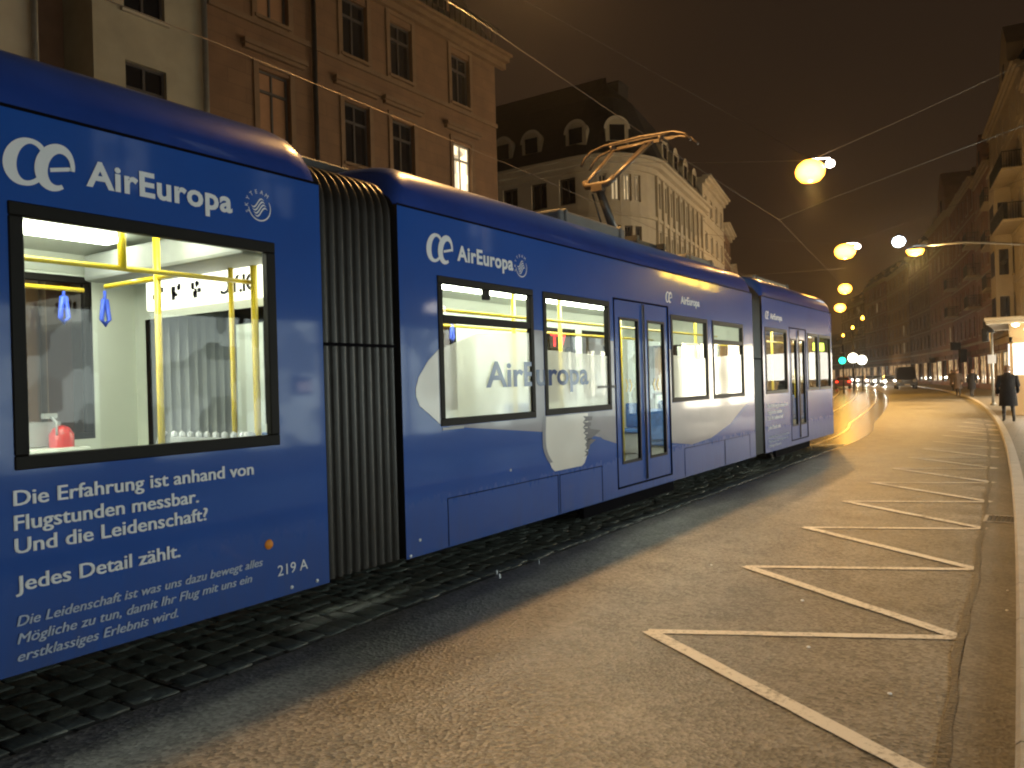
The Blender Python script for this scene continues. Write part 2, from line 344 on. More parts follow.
# pavement and kerb stones on the right
struct(ribbon('pavement', lambda y: kx(y) + .15, lambda y: kx(y) + 3.6, -40, 330, .12, M['paver']))
k = MB()
ys = [-10 + i * 1.0 for i in range(0, 210)]
for y in ys:
    a, b_ = kx(y + .006), kx(y + .994)
    z = .122 + .003 * jr.random()
    k.poly([(a, y + .006, 0), (b_, y + .994, 0), (b_, y + .994, z - .02), (a, y + .006, z - .02)])
    k.poly([(a, y + .006, z - .02), (b_, y + .994, z - .02), (b_ + .02, y + .994, z), (a + .02, y + .006, z)])
    k.poly([(a + .02, y + .006, z), (b_ + .02, y + .994, z), (b_ + .152, y + .994, z), (a + .152, y + .006, z)])
struct(k.build('kerb', M['kerb']))
# left pavement
struct(ribbon('pavement', lambda y: kx(y) - 19.5, lambda y: kx(y) - 12.9, -40, 330, .12, M['paver']))
struct(ribbon('kerb', lambda y: kx(y) - 12.9, lambda y: kx(y) - 12.75, -40, 330, .128, M['kerb']))
# rails
for off in (0, -3.0):
    for s in (-.72, .72):
        struct(ribbon('rail', lambda y: tx(y) + off + s - .035, lambda y: tx(y) + off + s + .035, -40, 330, .010, M['rail'], 1.2, 1))
# real basalt setts between the tram and the asphalt, where the camera is close
st = MB(); y = .6
while y < 20.5:
    d = jr.uniform(.13, .17); x = -4.14 - jr.uniform(0, .05)
    while x > -5.5:
        w = jr.uniform(.15, .23); g_ = .010; z0 = .004 + jr.uniform(0, .008)
        x1, x0 = x - g_, x - w; ya, yb = y + g_, y + d
        sl = jr.uniform(-.03, .03); j = lambda: jr.uniform(-.008, .008)
        base = [(x0 + j(), ya + sl + j()), (x1 + j(), ya + sl + j()), (x1 + j(), yb + sl + j()), (x0 + j(), yb + sl + j())]
        cx, cy = sum(p[0] for p in base) / 4, sum(p[1] for p in base) / 4
        mid = [(cx + (p[0] - cx) * .88, cy + (p[1] - cy) * .88) for p in base]
        top = [(cx + (p[0] - cx) * .55, cy + (p[1] - cy) * .55) for p in base]
        zt = z0 + .006
        st.grid([[(p[0], p[1], .0) for p in base], [(p[0], p[1], z0) for p in base], [(p[0], p[1], zt + jr.uniform(-.003, .003)) for p in mid], [(p[0], p[1], zt + .003) for p in top]], 0, True, True)
        st.poly([(p[0], p[1], zt + .003) for p in top], 0, True)
        x -= w
    y += d
struct(st.build('sett_paving', M['sett']))
# litter-bright chips on the asphalt
ch = MB()
for (px, py_) in [(-1.6, 6.2), (-2.6, 7.0), (-.75, 4.6), (-.32, 7.2), (-.30, 6.6), (-.42, 16.5), (-1.3, 5.15)]:
    r_ = jr.uniform(.008, .016)
    ch.lathe((px, py_, .006), [(r_, 0), (r_ * .8, .006), (.001, .009)], 6)
for k_ in range(3):
    px = -4.05 + jr.uniform(-.25, .1); py_ = jr.uniform(5, 9); r_ = jr.uniform(.005, .011)
    ch.lathe((px, py_, .03), [(r_, -.03), (r_ * .8, .006), (.001, .012)], 5)
o = ch.build('litter', M['white_print']); o['kind'] = 'stuff'; tag(o, 'tiny bright scraps of litter scattered on the road and setts', 'litter')
# zigzag marking
zl = [(-2.3 - .018 * i, 4.97 + 2.13 * i) for i in range(-2, 14)]
zr = [(-.52 - .05 * i + (-.0006 * i * i * 4), 5.80 + 2.07 * i + .0) for i in range(-3, 14)]
zz = MB()
def stripe(b, a, c, w, z):
    a, c = Vector((*a, z)), Vector((*c, z)); d = (c - a).normalized(); n_ = Vector((-d.y, d.x, 0)) * w / 2
    N = 14
    b.grid([[a + (c - a) * (i / N) - n_ * jr.uniform(.9, 1.06), a + (c - a) * (i / N) + n_ * jr.uniform(.9, 1.06)] for i in range(N + 1)], 0, False, False)
for i in range(2, len(zl)):
    L, Rr, R0 = zl[i], zr[i + 1], zr[i]
    stripe(zz, L, Rr, .085, .006); stripe(zz, R0, L, .105, .0085)
struct(zz.build('zigzag_marking', M['paint']))
# repaired patch and gully grate beside the kerb
dr = thing('gully_grate', 'small iron drain grate in the gutter beside the kerb', 'drain', (-.50, 10.6, 0))
b = MB()
for i in range(7): b.box(-.14 + .045 * i, -.115 + .045 * i, -.2, .2, .006, .016)
b.build('grate', M['dark_steel'], dr)
b = MB(); b.box(-.18, -.145, -.24, .24, .006, .018); b.box(.165, .19, -.24, .24, .006, .018); b.box(-.145, .165, -.24, -.205, .006, .018); b.box(-.145, .165, .205, .24, .006, .018); b.build('frame', M['kerb'], dr)

# ------------------------------------------------------------------ the tram
T = thing('tram', 'long articulated blue tram with airline advertising and lit windows', 'tram', (-5.6, 0, 0))
HW = 1.2
Z0, ZS = .29, 3.20
mods = [(-3.1, 4.07), (4.91, 14.22), (14.80, 20.36)]
# openings on the side: (y0, y1, z0, z1)
win = {0: [(1.97, 3.64, 1.34, 2.70), (-2.7, -1.7, 1.36, 2.66)],
       1: [(5.41, 6.93, 1.36, 2.65), (7.14, 8.64, 1.37, 2.65), (10.52, 11.94, 1.39, 2.60), (12.17, 13.66, 1.39, 2.60)],
       2: [(14.95, 16.42, 1.39, 2.62), (18.05, 18.98, 1.39, 2.62), (19.08, 20.22, 1.39, 2.62)]}
doors = {0: [(-.6, 1.05, .40, 2.70)], 1: [(8.78, 10.42, .40, 2.70)], 2: [(16.62, 17.92, .40, 2.68)]}

def sheet(mb, y0, y1, z0, z1, holes, x, m=0):
    """side sheet at X=x with rectangular holes"""
    Y = sorted({y0, y1, *[v for h in holes for v in h[:2]]}); Z = sorted({z0, z1, *[v for h in holes for v in h[2:]]})
    Y = [v for v in Y if y0 <= v <= y1]; Z = [v for v in Z if z0 <= v <= z1]
    for i in range(len(Y) - 1):
        for j in range(len(Z) - 1):
            cy, cz = (Y[i] + Y[i + 1]) / 2, (Z[j] + Z[j + 1]) / 2
            if any(h[0] < cy < h[1] and h[2] < cz < h[3] for h in holes): continue
            q = [(x, Y[i], Z[j]), (x, Y[i + 1], Z[j]), (x, Y[i + 1], Z[j + 1]), (x, Y[i], Z[j + 1])]
            mb.poly(q if x > 0 else q[::-1], m)

def reveal(mb, h, xa, xb, m):
    y0, y1, z0, z1 = h
    mb.poly([(xa, y0, z0), (xb, y0, z0), (xb, y1, z0), (xa, y1, z0)], m); mb.poly([(xa, y0, z1), (xb, y0, z1), (xb, y1, z1), (xa, y1, z1)], m)
    mb.poly([(xa, y0, z0), (xb, y0, z0), (xb, y0, z1), (xa, y0, z1)], m); mb.poly([(xa, y1, z0), (xb, y1, z0), (xb, y1, z1), (xa, y1, z1)], m)

def roof_profile(k, ins):
    """half cross-section above the seam, k = height factor, ins = inset"""
    P = [(1.2, 0), (1.195, .06), (1.17, .16), (1.12, .25), (1.04, .33), (.93, .385), (.78, .42), (.5, .445), (0, .455)]
    a = [(x - ins * (x / 1.2), 3.2 + z * k) for x, z in P]
    return a + [(-x, z) for x, z in reversed(a[:-1])]

for mi, (ya, yb) in enumerate(mods):
    holes = win[mi] + doors[mi]
    body = MB()
    for s in (1, -1):
        hs = holes if s > 0 else win[mi]
        sheet(body, ya, yb, Z0, ZS, hs, HW * s, 0)
        sheet(body, ya + .02, yb - .02, .42, 2.92, [(h[0], h[1], max(h[2], .42), h[3]) for h in hs], (HW - .07) * s, 1)
        for h in hs: reveal(body, h, HW * s, (HW - .07) * s, 2)
    # end walls with gangway opening
    for ye, end in ((ya, -1), (yb, 1)):
        cab = (mi == 0 and end < 0) or (mi == 2 and end > 0)
        if cab:
            body.poly([(-HW, ye, Z0), (HW, ye, Z0), (HW, ye, 1.2), (-HW, ye, 1.2)], 0)
            body.poly([(-HW, ye, 1.2), (HW, ye, 1.2), (HW, ye, 2.75), (-HW, ye, 2.75)], 3); body.poly([(-HW, ye, 2.75), (HW, ye, 2.75), (HW, ye, ZS), (-HW, ye, ZS)], 0)
        else:
            gw = .97
            for yy, m_ in ((ye, 2), (ye - end * .05, 1)):
                body.poly([(gw, yy, .35), (HW, yy, Z0), (HW, yy, 2.9), (gw, yy, 2.35)], m_); body.poly([(-gw, yy, .35), (-HW, yy, Z0), (-HW, yy, 2.9), (-gw, yy, 2.35)], m_)
                body.poly([(-gw, yy, 2.35), (gw, yy, 2.35), (HW, yy, 2.9), (-HW, yy, 2.9)], m_)
            body.poly([(-HW, ye, 2.9), (HW, ye, 2.9), (HW, ye, ZS), (-HW, ye, ZS)], 2)
    body.poly([(-HW, ya, Z0), (HW, ya, Z0), (HW, yb, Z0), (-HW, yb, Z0)], 2)
    bo = body.build('body_section', [M['blue'], M['liner'], M['black'], M['pane']], T)
    bo['label'] = ['nearest body section with slogan text and one big window', 'middle body section printed with an airliner', 'farthest body section at the end of the tram'][mi]
    # black strip painting the underfloor shade, and the groove under the roof fairing
    e_ = MB(); e_.box(.28, .34, ya + .01, yb - .01, .06, .288); e_.box(1.196, 1.2035, ya + .0, yb - .0, 3.188, 3.206)
    e_.build('groove_and_shade_strip', M['seam'], bo)
    # roof fairing, lofted, its ends rounded down
    rf = MB(); rows = []
    for t_, k_, ins in ((0, .35, .05), (.03, .60, .025), (.08, .82, .01), (.15, .94, .003), (.26, 1, 0)):
        rows.append([(x, ya + t_, z) for x, z in roof_profile(k_, ins)])
    for t_, k_, ins in ((.26, 1, 0), (.15, .94, .003), (.08, .82, .01), (.03, .60, .025), (0, .35, .05)):
        rows.append([(x, yb - t_, z) for x, z in roof_profile(k_, ins)])
    rf.grid(rows, 0, False, True)
    for r_, yy in ((rows[0], ya), (rows[-1], yb)): rf.poly(r_, 1)
    rf.build('roof_fairing', [M['blue_roof'], M['black']], bo)
    # inside
    i_ = MB(); i_.box(-1.13, 1.13, ya + .06, yb - .06, .33, .36, 0); i_.build('interior_floor', M['floor_in'], bo)
    i_ = MB()
    i_.grid([[(x, yy, z) for x, z in ((-1.12, 2.72), (-1.0, 2.86), (-.7, 2.93), (.7, 2.93), (1.0, 2.86), (1.12, 2.72))] for yy in (ya + .06, yb - .06)], 0, False, False)
    i_.build('ceiling_panel', M['liner'], bo)
    for xs in (-.38, .62):
        y = yb - 3.1 - 0.4 if mi == 0 else ya + .5
        if mi == 0: segs = [(-2.6, -.9), (-.7, 1.0), (1.2, 3.42)]
        else:
            segs = []; y = ya + .45
            while y < yb - 1.4: segs.append((y, min(y + 1.9, yb - .4))); y += 2.05
        for a, c in segs:
            q = MB(); q.box(xs - .09, xs + .09, a, c, 2.865, 2.915); q.build('ceiling_light', M['tube'], bo, .02)

b = MB(); b.box(-1.0, 1.05, 3.50, 3.93, 2.64, 2.86); b.build('ceiling_duct', M['bellow_in'], T, .03)
# bellows
for (ya, yb) in ((4.07, 4.91), (14.22, 14.80)):
    n = 9 if yb < 6 else 7; steps = n * 6
    def prof(off):
        pts = []
        X, Zt, r0 = 1.17 + off, 3.42 + off, .34
        pts.append((X, .30))
        for i in range(9): pts.append((X, .6 + (Zt - r0 - .6) * i / 8))
        for i in range(1, 8):
            a = math.pi / 2 * i / 7; pts.append((X - r0 + r0 * math.cos(a), Zt - r0 + r0 * math.sin(a)))
        pts.append((.4, Zt + .01))
        return pts + [(-x, z) for x, z in reversed(pts)]
    b = MB(); rows = []
    for i in range(steps + 1):
        ph = i / steps * n; f_ = abs(math.sin(math.pi * ph)) ** .6
        rows.append([(x, ya + .02 + (yb - ya - .04) * i / steps, z) for x, z in prof(-.07 + .075 * f_)])
    b.grid(rows, 0, False, True)
    be = b.build('bellows', M['bellow'], T)
    # lining seen through the windows
    b = MB(); rows = []
    for i in range(steps + 1):
        ph = i / steps * n; f_ = abs(math.sin(math.pi * ph))
        o_ = .10 * f_
        y = ya + (yb - ya) * i / steps
        rows.append([(.98 + o_, y, .32), (.98 + o_, y, 2.4), (.85 + o_, y, 2.68), (.5, y, 2.78 + o_), (-.5, y, 2.78 + o_), (-.85 - o_, y, 2.68), (-.98 - o_, y, 2.4), (-.98 - o_, y, .32)])
    b.grid(rows, 0, False, False); b.build('bellows_lining', M['bellow_in'], be)
    b = MB(); b.box(-.9, .9, ya - .03, yb + .03, .31, .345); b.build('turntable', M['dark_steel'], be)
    # cable duct on top of the joint
    b = MB(); b.box(-.55, .35, ya - .3, yb + .32, 3.62, 3.70); b.box(-.5, -.1, ya + .05, yb - .05, 3.5, 3.62); b.build('roof_duct', M['roof_grey'], be, .015)
    # dark joint band and rib
    b = MB(); b.box(1.172, 1.182, ya + .03, yb - .03, 2.02, 2.045); b.build('strap_band', M['seam'], be)

# windows
def tram_window(h, s=1, transom=None, name='window', fm='frame', fr=.055):
    y0, y1, z0, z1 = h; X = HW * s
    b = MB(); a, c = sorted((X - .045 * s, X + .010 * s))
    b.box(a, c, y0 - .012, y1 + .012, z1 - fr, z1 + .012); b.box(a, c, y0 - .012, y1 + .012, z0 - .012, z0 + fr)
    b.box(a, c, y0 - .012, y0 + fr, z0 + fr, z1 - fr); b.box(a, c, y1 - fr, y1 + .012, z0 + fr, z1 - fr)
    if transom: b.box(a, c - .002, y0 + fr, y1 - fr, transom - .035, transom + .035)
    w = b.build(name, M[fm], T, .006, 1)
    p = MB(); xp = X - .020 * s; p.poly([(xp, y0 + .03, z0 + .03), (xp, y1 - .03, z0 + .03), (xp, y1 - .03, z1 - .03), (xp, y0 + .03, z1 - .03)]); p.build('pane', M['glass'], w)
    return w
near_w = tram_window(win[0][0], 1, fr=.062); tram_window(win[0][1])
tram_window(win[1][0], 1, 2.29)
b = MB(); b.box(1.165, 1.205, 6.10, 6.18, 2.50, 2.60); b.build('window_latch', M['frame'], T)
tram_window(win[1][1]); tram_window(win[1][2]); tram_window(win[1][3], 1, 2.28)
for h in win[2]: tram_window(h)
for mi in win:
    for h in win[mi]: tram_window(h, -1)

# doors: two leaves, each with a tall pane
for mi in doors:
    for (y0, y1, z0, z1) in doors[mi]:
        ym = (y0 + y1) / 2
        b = MB()
        b.box(1.15, 1.206, y0 - .02, y0 + .0, z0, z1); b.box(1.15, 1.206, y1, y1 + .02, z0, z1); b.box(1.15, 1.206, y0 - .02, y1 + .02, z1, z1 + .02); b.box(1.15, 1.206, y0 - .02, y1 + .02, z0 - .02, z0)
        b.build('door_surround', M['seam'], T)
        for (a, c) in ((y0 + .004, ym - .008), (ym + .008, y1 - .004)):
            w = c - a; ga, gc = a + w * .20, a + w * .82; gz0, gz1 = z0 + .30, z1 - .24
            d = MB(); sheet(d, a, c, z0, z1, [(ga, gc, gz0, gz1)], 1.192, 0); sheet(d, a, c, z0, z1, [(ga, gc, gz0, gz1)], 1.155, 1)
            reveal(d, (ga, gc, gz0, gz1), 1.192, 1.155, 2); reveal(d, (a, c, z0, z1), 1.192, 1.155, 2)
            leaf = d.build('door', [M['blue'], M['liner'], M['seam']], T)
            f_ = MB()
            f_.box(1.193, 1.199, ga - .03, ga, gz0 - .03, gz1 + .03); f_.box(1.193, 1.199, gc, gc + .03, gz0 - .03, gz1 + .03); f_.box(1.193, 1.199, ga, gc, gz1, gz1 + .03); f_.box(1.193, 1.199, ga, gc, gz0 - .03, gz0)
            f_.build('door_pane_frame', M['frame'], leaf)
            p = MB(); p.poly([(1.172, ga, gz0), (1.172, gc, gz0), (1.172, gc, gz1), (1.172, ga, gz1)]); p.build('pane', M['glass'], leaf)
            hb = MB(); hx = 1.10; hb.tube([(1.15, a + w * .12, 1.25), (hx, a + w * .12, 1.25), (hx, a + w * .12, 1.85), (1.15, a + w * .12, 1.85)], .016); hb.build('grab_handle', M['yellow'], leaf)
            cv = MB()                                # chevrons on the glass
            for q in range(2):
                yy = (ga + gc) / 2 - .1 + q * .12; sgn = 1 if a < ym - .1 and c < ym else -1; yy = (ga + gc) / 2 + sgn * (-.06 + q * .12)
                cv.poly([(1.1765, yy - sgn * .05, 1.72), (1.1765, yy - sgn * .015, 1.72), (1.1765, yy + sgn * .035, 1.64), (1.1765, yy, 1.64)])
                cv.poly([(1.1765, yy, 1.64), (1.1765, yy + sgn * .035, 1.64), (1.1765, yy - sgn * .015, 1.56), (1.1765, yy - sgn * .05, 1.56)])
            cv.build('chevron', M['yellow'], leaf)
        sm = MB(); sm.tube([(1.212, ym, z0 + .02), (1.212, ym, z1 - .02)], .012, 6); sm.build('door_seal', M['black'], T)

# seats and rails inside
def rail(pts, r=.018, name='handrail', mat='yellow'): b = MB(); b.tube(pts, r, 10); return b.build(name, M[mat], T)
rail([(-.62, -2.9, 2.52), (-.62, 3.30, 2.52)]); rail([(.62, -2.9, 2.52), (.62, 3.98, 2.52)])
rail([(.40, 3.28, .36), (.40, 3.28, 2.90)], .024); rail([(.66, 3.90, .36), (.66, 3.90, 2.90)], .026); rail([(.44, 3.86, .36), (.44, 3.86, 2.9)], .02)
rail([(.40, 3.28, 2.52), (.62, 3.28, 2.52)]); rail([(.62, 2.9, 2.52), (.62, 2.9, 2.9)], .026); rail([(-.3, 3.3, 2.52), (.42, 3.3, 2.52)])
for y in (5.9, 7.7, 8.75, 10.45, 12.0, 13.4, 15.2, 16.55, 18.0, 19.3):
    rail([(.45, y, .36), (.45, y, 2.9)], .026)
for (a, c) in ((5.1, 14.0), (15.0, 20.1)):
    rail([(.62, a, 2.45), (.62, c, 2.45)]); rail([(-.62, a, 2.45), (-.62, c, 2.45)])
for y in (3.15, 3.47, 6.3, 7.0, 7.9):
    b = MB(); b.tube([(-.62, y, 2.53), (-.62, y, 2.44)], .012, 8); b.tube([(-.62, y - .012, 2.46), (-.62, y - .03, 2.30), (-.62, y, 2.26), (-.62, y + .03, 2.30), (-.62, y + .012, 2.46), (-.62, y - .012, 2.46)], .019, 8)
    b.build('hanging_strap', M['strap'], T)
def seat(x, y, face, zt=1.28):
    b = MB(); b.box(x - .21, x + .21, y - .2, y + .2, .74, .82); yy = y - face * .2
    b.box(x - .21, x + .21, yy - .04, yy + .04, .82, zt); o = b.build('seat', M['seat'], T, .03)
    q = MB(); q.box(x - .17, x + .17, y - .14, y + .14, .36, .738); q.build('seat_shell', M['seat_shell'], o, .02); return o
for x in (-.86, .82):
    for (y, f_) in ((2.2, 1), (5.5, 1), (6.6, -1), (7.3, 1), (8.2, -1), (11.0, 1), (11.8, -1), (12.6, 1), (13.5, -1), (15.4, 1), (16.1, -1), (18.4, 1), (19.2, -1)):
        if x < 0 or y > 5: seat(x, y, f_)
seat(-.75, 9.3, -1, 1.42); seat(-.75, 9.9, 1, 1.42)
# ledge, fire extinguisher and low partition with pegs in the nearest section
b = MB(); b.box(-1.125, -.78, 1.2, 3.42, .36, 1.30); b.build('side_locker', M['liner'], T, .02)
b = MB(); b.box(-1.125, -.62, 3.42, 4.0, .36, 1.02); b.build('side_locker', M['liner'], T, .02)
ex = MB(); ex.lathe((-.93, 3.26, 1.24), [(.0, 0), (.085, 0), (.09, .02), (.09, .16), (.06, .21), (.025, .23), (.0, .23)], 18)
eo = ex.build('fire_extinguisher', M['red'], T)
ex = MB(); ex.box(-.955, -.905, 3.12, 3.22, 1.53, 1.57); ex.tube([(-.90, 3.17, 1.54), (-.82, 3.17, 1.50), (-.82, 3.17, 1.40)], .01, 6); ex.box(-1.1, -1.02, 3.04, 3.3, 1.31, 1.50); ex.build('valve', M['seat_shell'], eo)
b = MB(); b.box(.15, 1.1, 3.50, 3.54, .4, 1.38); b.build('partition', M['seat_shell'], T, .01)
b = MB()
for i in range(10): b.lathe((.18 + i * .1, 3.52, 1.38), [(.022, 0), (.022, .03), (.0, .045)], 8)
b.build('partition_pegs', M['white_print'], T)
b = MB()
for i in range(12): b.box(.17 + i * .078, .20 + i * .078, 3.47, 3.50, .6, 1.33)
b.build('partition_slats', M['bellow'], T)
b = MB(); b.tube([(.08, 3.5, 1.42), (.0, 3.42, 1.2), (-.02, 3.4, .9)], .03, 8); b.tube([(1.06, 3.5, 1.42), (1.1, 3.46, 1.2)], .03, 8); b.build('partition_post', M['white_print'], T)
# glowing panel imitating a shop sign's reflection in the window, lettering mirrored
b = MB(); b.box(-.80, .92, 3.93, 3.99, 2.41, 2.65); refl_sign = b.build('sign_reflection_panel', em('reflection_white', (1, .98, .80), 2.6), T, .01)

# ---------- lettering
def text_mesh(name, s, size, m, parent, y, z, x=HW + .0055, bold=0, shear=0, width=None, ext=.0008, flipx=False, space=1.0, dbl=0):
    c = bpy.data.curves.new(name, 'FONT'); c.body = s; c.size = size; c.offset = bold; c.shear = shear; c.extrude = ext; c.space_line = 1.0; c.resolution_u = 3; c.space_character = space
    t = bpy.data.objects.new(name, c); COL.objects.link(t); bpy.context.view_layer.update()
    dg = bpy.context.evaluated_depsgraph_get(); me = bpy.data.meshes.new_from_object(t.evaluated_get(dg), depsgraph=dg)
    bpy.data.objects.remove(t); bpy.data.curves.remove(c); me.materials.clear(); me.materials.append(m)
    xs = [v.co.x for v in me.vertices]; w = max(xs) - min(xs); x0 = min(xs); k = (width / w) if width else 1
    for v in me.vertices:
        a = (v.co.x - x0) * k
        if flipx: a = (width or w) - a
        v.co = Vector((x + v.co.z, y + a, z + v.co.y))
    if dbl:
        bmx = bmesh.new(); bmx.from_mesh(me); g2 = bmesh.ops.duplicate(bmx, geom=bmx.verts[:] + bmx.edges[:] + bmx.faces[:])
        for e2 in g2['geom']:
            if isinstance(e2, bmesh.types.BMVert): e2.co += Vector((.0022, size * dbl, 0))
        bmx.to_mesh(me); bmx.free()
    me.name = name
    o = bpy.data.objects.new(name, me); COL.objects.link(o); note(o, parent); return o

def logo_oe(y, z, h, parent, m):
    """joined o and e with thick and thin strokes, leaning"""
    b = MB()
    def stroke(fn, wf, n=48, lift=0):
        rows = []
        for i in range(n + 1):
            t = i / n; p = fn(t); q0 = fn(max(0, t - .01)); q1 = fn(min(1, t + .01)); d = Vector((q1[0] - q0[0], q1[1] - q0[1]))
            d = d.normalized() if d.length > 0 else Vector((1, 0)); w = wf(t) * h / 2; nx, nz = -d.y * w, d.x * w
            P = lambda a, c: (HW + .0045 + lift, y + a + .16 * (c), z + c)
            rows.append([P(p[0] * h + nx, p[1] * h + nz), P(p[0] * h - nx, p[1] * h - nz)])
        b.grid(rows, 0, False, False)
    tau = 2 * math.pi
    stroke(lambda t: (.40 + .36 * math.cos(tau * (t + .12)), .52 + .46 * math.sin(tau * (t + .12))), lambda t: .11 + .16 * max(0, -math.cos(tau * (t + .12))) ** 1.2)
    def ee(t):
        if t < .22:
            u = t / .22; return (.86 + .42 * u, .44 + .10 * u)
        a = -.1 + (t - .22) / .78 * 5.35
        return (1.0 + .33 * math.cos(a), .50 + .44 * math.sin(a))
    stroke(ee, lambda t: .09 if t < .22 else .10 + .18 * max(0, math.sin((t - .30) / .7 * math.pi)) ** 1.3, 64, .0016)
    return b.build('company_emblem', m, parent)

def ring_logo(y, z, r, parent, m):
    b = MB(); n = 40; rows = []
    for i in range(n + 1):
        a = R(-175 + 205 * i / n); w = r * (.05 + .05 * math.sin(math.pi * i / n))
        rows.append([(HW + .0045, y + math.cos(a) * (r - w), z + math.sin(a) * (r - w)), (HW + .0045, y + math.cos(a) * r, z + math.sin(a) * r)])
    b.grid(rows, 0, False, False)
    for q in range(4):
        rows = []
        for i in range(15):
            t = i / 14 - .5; yy = y - .04 * r + t * r * 1.15 + (q - 1.5) * .10 * r; zz = z + (1.5 - q) * .21 * r + .26 * r * math.sin(t * 5.5) + t * r * .25
            w = r * .07 * math.cos(t * math.pi) + .001; rows.append([(HW + .0045, yy, zz - w), (HW + .0045, yy, zz + w)])
        b.grid(rows, 0, False, False)
    o = b.build('alliance_emblem', m, parent)
    for i, chh in enumerate('SKYTEAM'):
        a = R(200 - i * 24); q = text_mesh('alliance_lettering', chh, r * .42, m, o, 0, 0, 0, .0, ext=0)
        me = q.data; ca, sa = math.cos(a - math.pi / 2), math.sin(a - math.pi / 2); mw = max(v.co.y for v in me.vertices) / 2
        for v in me.vertices:
            yy, zz = v.co.y - mw, v.co.z
            v.co = Vector((HW + .0045, y + math.cos(a) * r * 1.02 + yy * ca - zz * sa, z + math.sin(a) * r * 1.02 + yy * sa + zz * ca))
    return o

WP, PP = M['white_print'], M['pale_print']
logo_oe(1.945, 2.80, .245, T, WP)
text_mesh('company_lettering', 'AirEuropa', .20, WP, T, 2.365, 2.865, bold=.0058, width=.95, space=1.06)
ring_logo(3.535, 2.935, .092, T, WP)
logo_oe(5.27, 2.77, .245, T, WP)
text_mesh('company_lettering', 'AirEuropa', .19, WP, T, 5.69, 2.825, bold=.0055, width=.90, space=1.06)
ring_logo(6.74, 2.87, .10, T, WP)
logo_oe(10.36, 2.77, .15, T, WP); text_mesh('company_lettering', 'AirEuropa', .15, WP, T, 10.90, 2.79, bold=.004, width=.74)
logo_oe(15.0, 2.78, .15, T, WP); text_mesh('company_lettering', 'AirEuropa', .15, WP, T, 15.3, 2.80, bold=.004, width=.8)
def slogans(y, z, k, main, small):
    for (s, dz, w) in (('Die Erfahrung ist anhand von', 1.150, 1.475), ('Flugstunden messbar.', 1.023, 1.06), ('Und die Leidenschaft?', .905, 1.12), ('Jedes Detail zählt.', .712, .925)):
        text_mesh('slogan_lettering', s, .112 * k, main, T, y, z + dz * k, bold=.0006, width=w * k, dbl=.035)
    for (s, dz, w) in (('Die Leidenschaft ist was uns dazu bewegt alles', .535, 1.53), ('Mögliche zu tun, damit Ihr Flug mit uns ein', .445, 1.44), ('erstklassiges Erlebnis wird.', .355, .90)):
        text_mesh('slogan_lettering', s, .075 * k, small, T, y, z + dz * k, bold=.0, shear=.25, width=w * k, dbl=.035)
slogans(1.945, 0, 1, WP, PP)
slogans(14.98, .06, .92, WP, PP)
text_mesh('number_lettering', '219 A', .105, WP, T, 3.60, .435, width=.265)
b = MB(); b.lathe((0, 0, 0), [(0, .012), (.028, .010), (.034, 0)], 16)
o = b.build('side_marker', M['orange'], T)
for v in o.data.vertices: v.co = Vector((HW + .002 + v.co.z, 3.535 + v.co.x, .665 + v.co.y))
b = MB()
for (y_, z_) in ((3.72, .335), (3.95, .33), (5.08, .42), (4.96, .31), (7.9, .84), (6.45, .86)): b.lathe((y_, z_, 0), [(0, .006), (.012, .005), (.014, 0)], 8)
o = b.build('reflector_stud', M['white_print'], T)
for v in o.data.vertices: v.co = Vector((HW + .002 + v.co.z, v.co.x, v.co.y))
text_mesh('reflection_lettering', 'DI.YC', .19, M['ink'], refl_sign, -.0, 0, 0, .002, dbl=.05)
q = CHILD[refl_sign.name][-1]; me = q.data; mxw = max(v.co.y for v in me.vertices)
for v in me.vertices: v.co = Vector((.22 + (mxw - v.co.y) * .92, 3.928 - v.co.x, 2.465 + v.co.z))
b = MB()
rs = random.Random(5)
for cx in (-.62, -.36, -.10):
    for q_ in range(8): a_, c_ = cx + rs.uniform(-.05, .05), 2.53 + rs.uniform(-.05, .05); b.box(a_ - rs.uniform(.01, .03), a_ + rs.uniform(.01, .03), 3.924, 3.928, c_ - rs.uniform(.01, .03), c_ + rs.uniform(.01, .03))
b.build('reflection_symbols', M['ink'], refl_sign)

# ---------- the printed aeroplane: strips between two outlines, cut out where the windows and doors are
def lerp(tab, y):
    for i in range(len(tab) - 1):
        if tab[i][0] <= y <= tab[i + 1][0]:
            t = (y - tab[i][0]) / (tab[i + 1][0] - tab[i][0]); return tab[i][1] + t * (tab[i + 1][1] - tab[i][1])
    return None
def strips(bot, top, y0, y1, x, keep, step=.02):
    b = MB(); n = int((y1 - y0) / step)
    for i in range(n):
        a, c = y0 + i * step, y0 + (i + 1) * step; mid = (a + c) / 2
        A = [(lerp(bot, a), lerp(top, a)), (lerp(bot, c), lerp(top, c))]
        if None in A[0] or None in A[1]: continue
        segs = keep(mid, max(A[0][0], A[1][0]) if False else min(A[0][0], A[1][0]), max(A[0][1], A[1][1]))
        for (s0, s1) in segs:
            q = []
            za0, zc0 = max(A[0][0], s0), max(A[1][0], s0); za1, zc1 = min(A[0][1], s1), min(A[1][1], s1)
            if za1 - za0 < .001 and zc1 - zc0 < .001: continue
            b.poly([(x, a, za0), (x, c, zc0), (x, c, max(zc1, zc0)), (x, a, max(za1, za0))])
    return b
allh = win[1] + win[2]
def keep_body(y, z0, z1):
    for h in allh + doors[1] + doors[2]:
        if h[0] - .015 < y < h[1] + .015: return [(-9, h[2] - .015), (h[3] + .015, 9)]
    return [(-9, 9)]
def keep_door(y, z0, z1):
    for (a, c, *_r) in doors[1]:
        if a < y < c: return [(-9, 9)]
    return []
